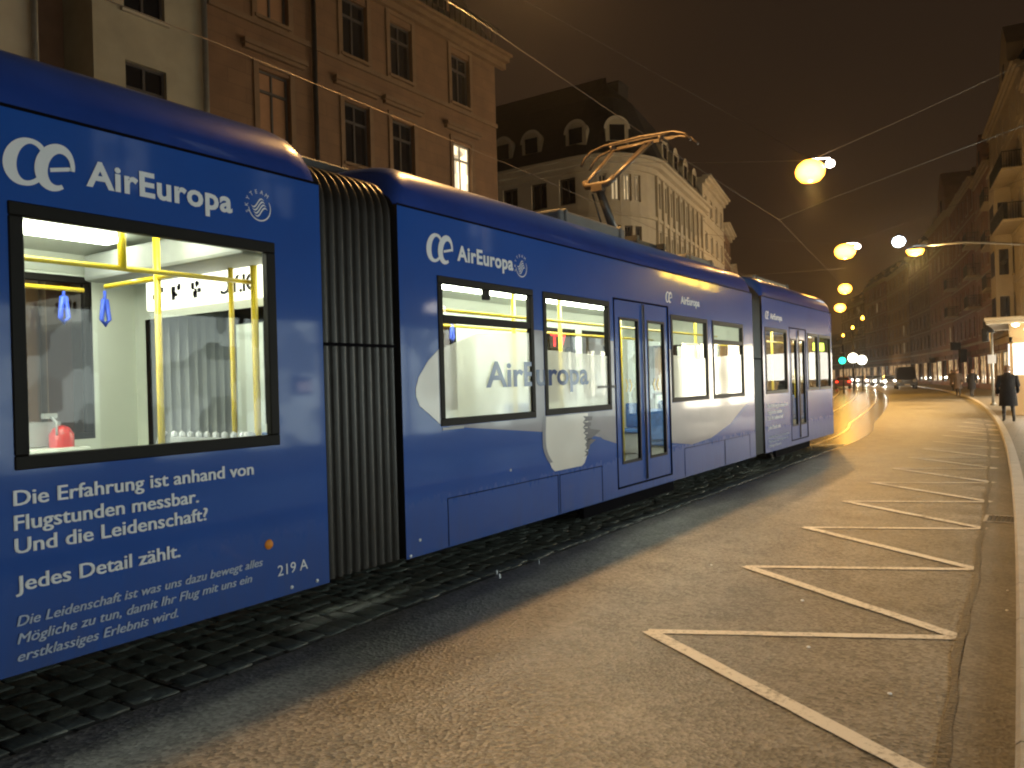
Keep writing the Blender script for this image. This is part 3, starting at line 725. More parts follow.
pt = [(5.07, 1.66), (5.12, 1.78), (5.25, 1.92), (5.45, 2.06), (6.0, 2.22), (7.0, 2.25), (8.8, 2.18), (10.5, 2.12), (13.0, 2.2), (14.2, 2.3)]
pb_ = [(5.07, 1.64), (5.12, 1.54), (5.25, 1.46), (5.42, 1.35), (7.0, 1.20), (8.0, 1.10), (8.8, .98), (10.44, .82), (11.2, .74), (12.0, .78), (12.9, .95), (13.6, 1.2), (14.2, 1.36)]
strips(pb_, pt, 5.08, 8.76, HW + .0022, keep_body).build('aircraft_print', M['plane'], T)
strips(pb_, pt, 10.44, 14.2, HW + .0022, keep_body).build('aircraft_print', M['plane_dark'], T)
strips([(5.07, 1.64), (5.12, 1.54), (5.25, 1.46), (5.40, 1.36)], [(5.07, 1.66), (5.12, 1.78), (5.25, 1.92), (5.40, 2.02)], 5.08, 5.39, HW + .0034, keep_body).build('nose_print', M['engine'], T)
# darker far side and wing root under the second window
strips([(8.08, 1.18), (8.4, 1.02), (8.76, .94)], [(8.08, 1.35), (8.76, 1.62)], 8.08, 8.75, HW + .0030, keep_body).build('wing_print', M['plane_dark'], T)
# engine pod: rounded, dark lip on the left, sawtooth rear edge
et, ebm = [], []
for i in range(0, 17):
    t = i / 16; yy = 7.10 + .95 * t; et.append((yy, 1.345)); ebm.append((yy, .76 + .30 * (max(0, 1 - t * 5)) ** 2 + .22 * max(0, (t - .8) * 5) ** 2.2))
strips(ebm, et, 7.10, 8.05, HW + .0040, keep_body).build('engine_print', M['engine'], T)
b = MB()
b.grid([[(HW + .0052, 7.07 - .02 * math.sin(math.pi * i / 12) + .10 * max(0, (5 - i) / 5) ** 2, .86 + .50 * i / 12), (HW + .0052, 7.135 - .02 * math.sin(math.pi * i / 12) + .11 * max(0, (5 - i) / 5) ** 2, .86 + .50 * i / 12)] for i in range(13)], 0, False, False)
b.build('engine_lip_print', M['plane_dark'], T)
b = MB(); zz0 = .86
for i in range(7):
    z_ = zz0 + i * .065; yb_ = 7.93 + .02 * math.sin(i)
    b.poly([(HW + .0052, yb_, z_), (HW + .0052, yb_ + .055, z_ + .0325), (HW + .0052, yb_, z_ + .065), (HW + .0052, yb_ + .10 + .02 * i, z_ + .05), (HW + .0052, yb_ + .09 + .02 * i, z_ + .01)])
b.poly([(HW + .006, 8.02, 1.02), (HW + .006, 8.34, 1.13), (HW + .006, 8.10, 1.16), (HW + .006, 8.02, 1.22)]); b.poly([(HW + .006, 7.98, .95), (HW + .006, 8.22, 1.03), (HW + .006, 8.0, 1.06)])
b.build('sawtooth_print', M['ink'], T)
b = MB()
for i in range(22): b.box(HW + .003, HW + .0055, 8.30 + i * .022, 8.312 + i * .022, 1.62, 1.65)
b.build('porthole_print', M['ink'], T)
# film on the window panes
def keep_win(y, z0, z1):
    for h in allh:
        if h[0] + .056 < y < h[1] - .056: return [(h[2] + .056, h[3] - .056)]
    return []
for wy0, wy1 in [(h[0], h[1]) for h in win[1]]: strips([(5.41, 1.36), (14.2, 1.36)], [(5.41, 2.02), (6.0, 2.18), (7.0, 2.22), (7.14, 2.05), (8.64, 2.0), (10.5, 2.05), (11.5, 2.0), (13.7, 2.1)], wy0 + .02, wy1, HW - .010, keep_win).build('window_film', M['foil'], T)
text_mesh('film_lettering', 'AirEuropa', .34, M['foil_text'], T, 6.08, 1.68, HW + .0045, bold=.008, width=2.0)
b = MB()
for i in range(34): b.box(HW - .007, HW - .005, 8.16 + i * .03 - .3, 8.176 + i * .03 - .3, 1.60, 1.625)
# access flaps and lower panel lines
def flap(y0, y1, z0, z1, w=.008):
    b = MB(); X = HW
    b.box(X - .002, X + .0035, y0, y1, z1, z1 + w); b.box(X - .002, X + .0035, y0, y0 + w, z0, z1); b.box(X - .002, X + .0035, y1 - w, y1, z0, z1)
    return b.build('access_flap', M['seam'], T)
flap(5.46, 7.35, .30, .71); flap(7.38, 8.36, .30, .705); flap(10.9, 12.6, .30, .70); flap(12.62, 13.9, .30, .70)
b = MB(); b.box(HW - .01, HW + .006, 5.42, 5.72, 1.315, 1.335); b.build('badge', M['seat_shell'], T)
# destination box glowing in the last side window
b = MB(); b.box(1.02, 1.12, 19.3, 19.95, 2.28, 2.46); b.build('destination_display', em('display_yellow', (.75, 1, .08), 4), T)
# running gear
for yc in (-1.3, 9.6, 17.5):
    b = MB(); b.box(-.95, .95, yc - 1.1, yc + 1.1, .22, .34); bg_ = b.build('bogie', M['black'], T)
    for s_ in (-1, 1):
        q = MB(); q.box(min(s_ * 1.0, s_ * .94), max(s_ * 1.0, s_ * .94), yc - 1.35, yc + 1.35, .09, .289); q.build('bogie_shade_sheet', M['seam'], bg_)  # added black sheets over the wheels, standing in for shade down there
    for dy in (-.8, .8):
        for xs in (-.75, .75):
            w = MB(); w.tube([(xs - .05, yc + dy, .32), (xs + .05, yc + dy, .32)], .30, 24); w.build('wheel', M['black'], bg_)
# roof equipment
for (ya, yb, z, hx) in ((8.4, 10.2, 3.82, .7), (12.6, 13.9, 3.78, .65), (-1.8, 0.8, 3.80, .7), (16.0, 18.6, 3.76, .7)):
    b = MB(); b.box(-hx, hx, ya, yb, 3.60, z); b.box(-hx - .03, hx + .03, ya + .1, ya + .16, 3.6, z + .015); b.box(-hx - .03, hx + .03, yb - .2, yb - .14, 3.6, z + .015); b.build('roof_unit', M['roof_grey'], T, .03)
# pantograph
pg = MB(); pg.box(-.55, .55, 10.9, 10.98, 3.78, 3.86); pg.box(-.55, .55, 11.9, 11.98, 3.78, 3.86); pg.box(-.42, -.34, 10.98, 11.9, 3.79, 3.85); pg.box(.34, .42, 10.98, 11.9, 3.79, 3.85)
for x in (-.5, .5):
    for y in (10.94, 11.94): pg.lathe((x, y, 3.62), [(.05, 0), (.03, .03), (.05, .06), (.03, .09), (.05, .12), (.03, .16)], 10)
pan = pg.build('pantograph', M['dark_steel'], T)
b = MB(); b.tube([(0, 11.42, 3.86), (.0, 10.78, 4.62)], [.075, .06], 10); b.tube([(-.14, 11.30, 3.86), (-.12, 10.8, 4.55)], .016, 6); b.box(-.12, .12, 11.32, 11.5, 3.8, 3.95); b.build('lower_arm', M['dark_steel'], pan)
b = MB(); b.tube([(-.24, 10.80, 4.74), (-.20, 10.76, 4.66), (.16, 10.76, 4.66), (.26, 10.80, 4.74)], .05, 8); b.tube([(-.22, 10.80, 4.72), (-.20, 11.72, 5.42)], [.035, .025], 8); b.tube([(.22, 10.80, 4.72), (.46, 11.72, 5.44)], [.035, .025], 8); b.tube([(.16, 10.84, 4.72), (.36, 11.72, 5.44)], .014, 6); b.tube([(-.21, 11.70, 5.42), (.5, 11.70, 5.44)], .022, 8); b.box(-.09, .09, 10.70, 10.82, 4.56, 4.66)
b.build('upper_arm', M['panto'], pan)
b = MB()
for dy in (-.15, .15):
    pts = [(-.78, 11.82 + dy, 5.26), (-.70, 11.82 + dy, 5.38), (-.58, 11.82 + dy, 5.47), (-.35, 11.82 + dy, 5.52), (.30, 11.82 + dy, 5.545), (.85, 11.82 + dy, 5.52), (1.02, 11.82 + dy, 5.46), (1.13, 11.82 + dy, 5.34)]
    b.tube(pts, .022, 8)
b.box(-.25, .75, 11.66, 11.69, 5.50, 5.55); b.box(-.25, .75, 11.95, 11.98, 5.50, 5.55)
for x in (-.22, .62): b.tube([(x, 11.70, 5.42), (x, 11.67, 5.5)], .018, 6); b.box(x - .02, x + .02, 11.66, 11.98, 5.47, 5.50)
b.build('collector_head', M['panto'], pan)

# ------------------------------------------------------------------ buildings
def wall_sheet(mb, w, z0, z1, holes, m=0, rev=.2, mr=None, x0=0.0):
    X = sorted({x0, w, *[v for h in holes for v in h[:2]]}); Z = sorted({z0, z1, *[v for h in holes for v in h[2:4]]})
    Z = [z for z in Z if z0 <= z <= z1]
    for i in range(len(X) - 1):
        for j in range(len(Z) - 1):
            cx, cz = (X[i] + X[i + 1]) / 2, (Z[j] + Z[j + 1]) / 2
            if any(h[0] < cx < h[1] and h[2] < cz < h[3] for h in holes): continue
            mb.poly([(X[i], 0, Z[j]), (X[i + 1], 0, Z[j]), (X[i + 1], 0, Z[j + 1]), (X[i], 0, Z[j + 1])], m)
    for h in holes:
        a, c, p, q = h[:4]
        mb.poly([(a, 0, p), (a, rev, p), (a, rev, q), (a, 0, q)], m); mb.poly([(c, 0, p), (c, rev, p), (c, rev, q), (c, 0, q)], m)
        mb.poly([(a, 0, p), (c, 0, p), (c, rev, p), (a, rev, p)], m); mb.poly([(a, 0, q), (c, 0, q), (c, rev, q), (a, rev, q)], m)

def add_window(parent, h, pane='pane', fm='wood_frame', detail=True, sill=True, y=0.0, hood=None, blind=False):
    a, c, p, q = h[:4]; w = c - a
    b = MB(); t = .06; Y0, Y1 = y + .10, y + .16
    b.box(a, a + t, Y0, Y1, p, q); b.box(c - t, c, Y0, Y1, p, q); b.box(a + t, c - t, Y0, Y1, q - t, q); b.box(a + t, c - t, Y0, Y1, p, p + t)
    if w > .7: b.box((a + c) / 2 - .03, (a + c) / 2 + .03, Y0 + .005, Y1 - .005, p + t, q - t)
    if q - p > 1.2: b.box(a + t, c - t, Y0 - .01, Y1 - .008, p + (q - p) * .68, p + (q - p) * .68 + .07)
    wo = b.build('window', M[fm], parent)
    pn = MB(); pn.poly([(a + .02, y + .14, p + .02), (c - .02, y + .14, p + .02), (c - .02, y + .14, q - .02), (a + .02, y + .14, q - .02)]); pn.build('pane', M[pane], wo)
    if detail and sill:
        s = MB(); s.box(a - .08, c + .08, y - .09, y + .099, p - .09, p - .003); s.build('sill', M['sand_trim'] if hood else M['cream2'], wo)
    return wo

def awindow(parent, h, pane='pane', fm='wood_frame'):      # far windows: frame and pane in one mesh
    a, c, p, q = h[:4]; b = MB(); t = .07
    b.box(a, a + t, .08, .15, p, q); b.box(c - t, c, .08, .15, p, q); b.box(a + t, c - t, .08, .15, q - t, q); b.box(a + t, c - t, .08, .15, p, p + t)
    b.box((a + c) / 2 - .035, (a + c) / 2 + .035, .085, .145, p + t, q - t)
    b.poly([(a + .02, .135, p + .02), (c - .02, .135, p + .02), (c - .02, .135, q - .02), (a + .02, .135, q - .02)], 1)
    b.box(a - .08, c + .08, -.08, .078, p - .1, p - .003, 2)
    return b.build('window', [M[fm], M[pane], M['cream2']], parent)

def shell(mb, w, d, z0, z1, m=0):      # sides, back and lid
    mb.poly([(0, 0, z0), (0, d, z0), (0, d, z1), (0, 0, z1)], m); mb.poly([(w, 0, z0), (w, d, z0), (w, d, z1), (w, 0, z1)], m)
    mb.poly([(0, d, z0), (w, d, z0), (w, d, z1), (0, d, z1)], m); mb.poly([(0, 0, z1), (w, 0, z1), (w, d, z1), (0, d, z1)], m)

def balcony(parent, x0, x1, z, depth=1.1):
    b = MB(); b.box(x0, x1, -depth, -.003, z - .16, z); o = b.build('balcony', M['cream2'], parent)
    r = MB(); r.tube([(x0 + .03, -.01, z + 1.0), (x0 + .03, -depth + .03, z + 1.0), (x1 - .03, -depth + .03, z + 1.0), (x1 - .03, -.01, z + 1.0)], .03, 6, smooth=False)
    n = int((x1 - x0) / .14)
    for i in range(n + 1):
        x = x0 + .03 + (x1 - x0 - .06) * i / n; r.box(x - .012, x + .012, -depth + .018, -depth + .042, z, z + 1.0)
    for s in (x0 + .03, x1 - .03):
        for i in range(1, 8): yy = -depth * i / 8; r.box(s - .012, s + .012, yy - .012, yy + .012, z, z + 1.0)
    # ironwork panels read dark and nearly closed at night
    r.box(x0 + .06, x1 - .06, -depth + .045, -depth + .055, z + .05, z + .75)
    r.build('railing', M['iron'], o)

def mansard(parent, w, d, z, h=3.2, setback=1.6, mat='slate'):
    b = MB(); o = .25
    lo = [(-.0, -o + .05, z), (w, -o + .05, z), (w, d, z), (0, d, z)]; mi = [(.0, setback, z + h), (w, setback, z + h), (w, d - setback, z + h), (0, d - setback, z + h)]
    b.grid([lo, mi], 0, True, False)
    b.poly([mi[0], mi[1], (w, d / 2, z + h + 1.6), (0, d / 2, z + h + 1.6)]); b.poly([mi[3], mi[2], (w, d / 2, z + h + 1.6), (0, d / 2, z + h + 1.6)])
    b.poly([mi[0], mi[3], (0, d / 2, z + h + 1.6)]); b.poly([mi[1], mi[2], (w, d / 2, z + h + 1.6)])
    return b.build('roof', M[mat], parent)

def dormer(parent, x, z, y=.3, w=1.3, h=1.5, pane='pane', round_top=True, trim='cream2'):
    b = MB(); b.box(x - w / 2, x + w / 2, y, y + 1.7, z, z + h * .75)
    if round_top:
        n = 10; rows = []
        for yy in (y, y + 1.9): rows.append([(x + (w / 2 + .02) * math.cos(math.pi * i / n), yy, z + h * .75 + w / 2 * math.sin(math.pi * i / n)) for i in range(n + 1)])
        b.grid(rows, 0, False, False); b.poly(rows[0])
    else:
        b.poly([(x - w / 2 - .1, y - .05, z + h * .75), (x + w / 2 + .1, y - .05, z + h * .75), (x, y - .05, z + h * 1.15)])
        b.poly([(x - w / 2 - .1, y - .05, z + h * .75), (x, y - .05, z + h * 1.15), (x, y + 2, z + h * 1.15), (x - w / 2 - .1, y + 2, z + h * .75)]); b.poly([(x + w / 2 + .1, y - .05, z + h * .75), (x, y - .05, z + h * 1.15), (x, y + 2, z + h * 1.15), (x + w / 2 + .1, y + 2, z + h * .75)])
    o = b.build('dormer', M[trim], parent)
    p = MB(); p.box(x - w * .3, x + w * .3, y - .03, y - .003, z + .2, z + h * .78); p.build('window', M[pane], o)

def cornice(parent, w, z, name='cornice', mat='sand_trim', prof=((0, .30), (.12, .30), (.22, .12), (.42, .08), (.50, 0)), x0=0.0):
    """stepped moulding; prof: (projection, drop)"""
    b = MB(); b.box(x0, w, -.50, -.002, z - .10, z); b.box(x0, w, -.36, -.002, z - .26, z - .102); b.box(x0, w, -.18, -.002, z - .48, z - .262)
    o = b.build(name, M[mat], parent); return o
def band(parent, w, z, h=.16, p=.08, mat='sand_trim', x0=0.0):
    b = MB(); b.box(x0, w, -p, -.002, z, z + h); return b.build('string_course', M[mat], parent)
def pipe(parent, x, z0, z1, mat='zinc'):
    b = MB(); b.tube([(x, -.12, z0), (x, -.12, z1)], .07, 8); b.build('drainpipe', M[mat], parent)

def facing(p0, p1): return math.atan2(p1[1] - p0[1], p1[0] - p0[0])

# --- B: orange sandstone house behind the tram
B = thing('sandstone_house', 'orange-brown sandstone corner house behind the tram with one lit window', 'building', (-17, 12.25, 0), R(90))
WB = 12.35
cols = [1.55 + .45, 5.05, 7.1, 10.2]
Bw = []
for x in cols:
    for (p, q) in ((1.0, 3.3), (5.1, 7.0), (8.35, 10.15), (11.55, 13.25)):
        Bw.append((x - .52, x + .52, p, q))
b = MB(); wall_sheet(b, WB, 0, 13.9, Bw); shell(b, WB, 11, 0, 13.9); b.build('wall', M['sandstone'], B)
for h in Bw:
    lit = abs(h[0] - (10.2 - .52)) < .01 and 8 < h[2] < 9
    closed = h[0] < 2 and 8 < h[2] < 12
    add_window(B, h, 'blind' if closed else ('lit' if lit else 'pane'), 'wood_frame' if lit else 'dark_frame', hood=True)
cornice(B, WB + .5, 14.05)
band(B, WB, 11.25, .14); band(B, WB, 7.75, .14); band(B, WB, 4.4, .3, .12)
for (a, c) in ((.95, 3.05), (4.1, 5.95), (6.15, 8.0), (9.2, 11.2)):
    for z in (10.62, 7.3):
        m_ = MB(); m_.box(a, c, -.20, -.003, z, z + .12); m_.box(a + .06, c - .06, -.13, -.003, z - .10, z - .002); m_.build('window_hood', M['sand_trim'], B)
for x in cols:
    for z in (8.35, 11.55, 5.1):
        m_ = MB(); hh = 1.8
        for s in (-1, 1): m_.box(x + s * .60 - .08, x + s * .60 + .08, -.05, -.003, z - .2, z + hh + .1)
        m_.box(x - .68, x + .68, -.048, -.003, z + hh + .102, z + hh + .22); m_.build('window_surround', M['sand_trim'], B)
pipe(B, 3.35, .1, 13.6, 'dark_steel')
mansard(B, WB, 11, 14.06, 2.6, 1.5)
for x in (3, 6.2, 9.6): dormer(B, x, 14.3, .35, 1.2, 1.5, 'pane', False, 'brown')
b = MB()
for i in range(14): b.box(8 + i * .3, 8.03 + i * .3, -.40, -.37, 14.05, 14.75)
b.box(7.9, 12.2, -.41, -.36, 14.75, 14.80); b.build('railing', M['iron'], B)
# --- A: cream house at the left edge, and the dark one before it
A = thing('cream_house', 'cream rendered house at the left edge beside the sandstone house', 'building', (-17, 9.38, 0), R(90))
Aw = [(.72, 1.72, p, q) for (p, q) in ((1.0, 3.2), (4.2, 6.0), (7.3, 9.2), (10.35, 12.2), (13.4, 15.0))]
b = MB(); wall_sheet(b, 2.85, 0, 16.5, Aw); shell(b, 2.85, 11, 0, 16.5); b.build('wall', M['cream'], A)
for h in Aw: add_window(A, h, 'pane', 'dark_frame')
cornice(A, 2.85, 16.7, mat='cream2'); pipe(A, 2.70, .1, 16.3); mansard(A, 2.85, 11, 16.71)
A2 = thing('grey_house', 'shadowed house with a dark recessed stair bay at the far left edge', 'building', (-17, 0.5, 0), R(90))
b = MB(); wall_sheet(b, 7.75, 0, 15.5, [(x - .5, x + .5, p, p + 1.8) for x in (1.5, 3.6, 5.9) for p in (1.1, 4.4, 7.6, 10.8)]); shell(b, 7.75, 11, 0, 15.5)
b.build('wall', M['cream2'], A2)
for x in (1.5, 3.6, 5.9):
    for p in (1.1, 4.4, 7.6, 10.8): add_window(A2, (x - .5, x + .5, p, p + 1.8), 'pane', 'dark_frame')
b = MB(); b.box(7.76, 8.87, 1.2, 10.8, 0, 15.3); b.build('stair_bay', M['brown'], A2)
b = MB(); b.tube([(7.62, -.1, .1), (7.62, -.1, 15)], .06, 8); b.build('drainpipe', M['zinc'], A2); mansard(A2, 7.75, 11, 15.5)

# --- C: pale corner house with rounded corner and round-topped dormers
C = thing('corner_house', 'pale corner house with rounded front, dark mansard roof and arched dormers', 'building', (0, 0, 0))
ZC = 11.55
# outline in plan: south front, rounded corner, street front
plan = [Vector((-34, 31.4)), Vector((-17.4, 31.4))]
for i in range(1, 8):
    t = i / 8; plan.append((1 - t) ** 2 * Vector((-17.4, 31.4)) + 2 * t * (1 - t) * Vector((-15.1, 31.5)) + t * t * Vector((-14.9, 34.2)))
plan += [Vector((-14.9, 34.2)), Vector((-16.62, 45.0))]
cum = [0]
for i in range(1, len(plan)): cum.append(cum[-1] + (plan[i] - plan[i - 1]).length)
def along(s):
    for i in range(1, len(plan)):
        if s <= cum[i] or i == len(plan) - 1:
            d = (plan[i] - plan[i - 1]).normalized(); p = plan[i - 1] + d * (s - cum[i - 1]); return p, Vector((d.y, -d.x))
def at_s(s, out): 
    p, n = along(s); return p + n * out
S1 = cum[1]; S2 = cum[-2]; SE = cum[-1]
Cw = []
for x in (-31.5, -29.3, -27.1, -24.9, -23.2, -21.0, -19.4, -17.9): Cw.append((x + 34 - .42, x + 34 + .42))
mid = (S1 + S2) / 2
Cw += [(mid - 1.15, mid - .75), (mid - .55, mid - .15), (mid + .05, mid + .45), (mid + .62, mid + 1.0)]
s = S2 + .75
while s < SE - .6: Cw.append((s - .30, s + .30)); s += 1.12
levels = [(1.0, 3.3), (4.3, 5.9), (7.0, 8.6), (9.70, 10.90)]
# split the wall along its path
ss = sorted({0, SE, *[v for w in Cw for v in w], *cum}); zs = sorted({0, ZC, *[v for l in levels for v in l]})
b = MB()
for i in range(len(ss) - 1):
    for j in range(len(zs) - 1):
        cs, cz = (ss[i] + ss[i + 1]) / 2, (zs[j] + zs[j + 1]) / 2
        hole = any(w[0] < cs < w[1] for w in Cw) and any(l[0] < cz < l[1] for l in levels)
        a, c = at_s(ss[i] + 1e-4, 0), at_s(ss[i + 1] - 1e-4, 0)
        if not hole: b.poly([(a.x, a.y, zs[j]), (c.x, c.y, zs[j]), (c.x, c.y, zs[j + 1]), (a.x, a.y, zs[j + 1])])
for w in Cw:
    for l in levels:
        a, c = at_s(w[0], 0), at_s(w[1], 0); a2, c2 = at_s(w[0], -.22), at_s(w[1], -.22)
        b.poly([(a.x, a.y, l[0]), (a2.x, a2.y, l[0]), (a2.x, a2.y, l[1]), (a.x, a.y, l[1])]); b.poly([(c.x, c.y, l[0]), (c2.x, c2.y, l[0]), (c2.x, c2.y, l[1]), (c.x, c.y, l[1])])
        b.poly([(a.x, a.y, l[1]), (c.x, c.y, l[1]), (c2.x, c2.y, l[1]), (a2.x, a2.y, l[1])]); b.poly([(a.x, a.y, l[0]), (c.x, c.y, l[0]), (c2.x, c2.y, l[0]), (a2.x, a2.y, l[0])])
e_ = plan[-1]; b.poly([(e_.x, e_.y, 0), (e_.x - 9, e_.y - 1.4, 0), (e_.x - 9, e_.y - 1.4, ZC), (e_.x, e_.y, ZC)])
b.build('wall', M['cream2'], C)
for wi, w in enumerate(Cw):
    for li, l in enumerate(levels):
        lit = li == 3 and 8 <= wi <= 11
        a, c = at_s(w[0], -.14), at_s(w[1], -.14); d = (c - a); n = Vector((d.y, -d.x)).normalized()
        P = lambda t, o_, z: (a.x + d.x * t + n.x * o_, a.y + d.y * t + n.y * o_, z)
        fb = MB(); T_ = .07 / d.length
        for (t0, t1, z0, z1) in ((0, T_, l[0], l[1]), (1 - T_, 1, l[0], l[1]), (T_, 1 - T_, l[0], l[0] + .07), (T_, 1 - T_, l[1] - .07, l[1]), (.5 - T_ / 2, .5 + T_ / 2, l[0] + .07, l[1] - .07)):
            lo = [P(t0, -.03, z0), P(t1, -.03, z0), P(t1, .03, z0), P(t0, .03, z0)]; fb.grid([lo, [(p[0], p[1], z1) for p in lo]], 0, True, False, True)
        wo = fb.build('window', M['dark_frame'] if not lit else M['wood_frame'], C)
        pn = MB(); pn.poly([P(.02, -.02, l[0] + .02), P(.98, -.02, l[0] + .02), P(.98, -.02, l[1] - .02), P(.02, -.02, l[1] - .02)])
        pn.build('pane', M['lit_mid'] if lit and wi > 8 else M['pane'], wo)
# cornice, pilasters and roof following the path
def loop(out, n=1): return [at_s(max(1e-3, min(SE - 1e-3, s_)), out) for s_ in (list(cum[:1]) + [S1 * .5] + cum[1:])]
b = MB()
for (o0, o1, z0, z1) in ((.0, .55, ZC - .02, ZC + .10), (0, .38, ZC - .25, ZC - .022), (0, .14, ZC - .48, ZC - .252)):
    A_, B_ = loop(o0 + .002), loop(o1)
    b.grid([[(p.x, p.y, z0) for p in A_], [(p.x, p.y, z0) for p in B_], [(p.x, p.y, z1) for p in B_], [(p.x, p.y, z1) for p in A_]], 0, False, False)
b.build('cornice', M['cream2'], C)
b = MB(); A_, B_ = loop(.002), loop(.09)
for z0 in (9.0, 6.3, 3.6): b.grid([[(p.x, p.y, z0) for p in A_], [(p.x, p.y, z0) for p in B_], [(p.x, p.y, z0 + .16) for p in B_], [(p.x, p.y, z0 + .16) for p in A_]], 0, False, False)
b.build('string_course', M['cream2'], C)
s = S2 + .19
while s < SE - .1:
    b = MB(); p, n = along(s); d = Vector((-n.y, n.x)) * .11
    lo = [p - d, p + d, p + d + n * .12, p - d + n * .12]; b.grid([[(q.x, q.y, 3.8) for q in lo], [(q.x, q.y, 11.05) for q in lo]], 0, True, False, True); b.build('pilaster', M['cream2'], C); s += 1.12
b = MB(); lo, up_, rd = loop(.30), loop(-1.1), loop(-2.6)
b.grid([[(p.x, p.y, ZC + .11) for p in lo], [(p.x, p.y, ZC + 3.1) for p in up_], [(p.x, p.y, ZC + 4.5) for p in rd]], 0, False, False)
b.build('roof', M['slate'], C)
b = MB(); b.box(-19.1, -17.6, 36.3, 37.4, 13.5, 16.6); b.box(-19.15, -17.55, 36.25, 37.45, 16.6, 16.7); b.build('chimney', M['slate'], C)
for s_ in (34 - 31, 34 - 28, 34 - 25.2, 34 - 21.35, 34 - 19.75, S1 + .0, S1 + 1.9, S2 + 2.2, S2 + 4.4, S2 + 6.6, S2 + 8.8):
    p, n = along(s_); p = p - n * .02; d = Vector((-n.y, n.x)); b = MB(); z = ZC + .55; nn = 12; w = .52
    arc = [(w, z)] + [(w * math.cos(math.pi * i / nn), z + .75 + w * math.sin(math.pi * i / nn)) for i in range(nn + 1)] + [(-w, z)]
    rows = [[(p.x + d.x * u - n.x * k_, p.y + d.y * u - n.y * k_, zz) for u, zz in arc] for k_ in (0, 2.0)]
    b.grid(rows, 0, False, False); b.poly(rows[0])
    do = b.build('dormer', M['cream'], C)
    q_ = MB(); hw = .34
    q_.poly([(p.x + d.x * u + n.x * .02, p.y + d.y * u + n.y * .02, zz) for u, zz in ((-hw, z + .25), (hw, z + .25), (hw, z + .95), (-hw, z + .95))])
    q_.build('window', M['pane'], do)
    q_ = MB(); arc2 = [((w + .08) * math.cos(math.pi * i / nn), z + .75 + (w + .08) * math.sin(math.pi * i / nn)) for i in range(nn + 1)]; arc1 = [((w - .06) * math.cos(math.pi * i / nn), z + .75 + (w - .06) * math.sin(math.pi * i / nn)) for i in range(nn + 1)]
    q_.grid([[(p.x + d.x * u + n.x * .03, p.y + d.y * u + n.y * .03, zz) for u, zz in arc2], [(p.x + d.x * u + n.x * .03, p.y + d.y * u + n.y * .03, zz) for u, zz in arc1]], 0, False, False)
    q_.build('arch_trim', M['cream2'], do)

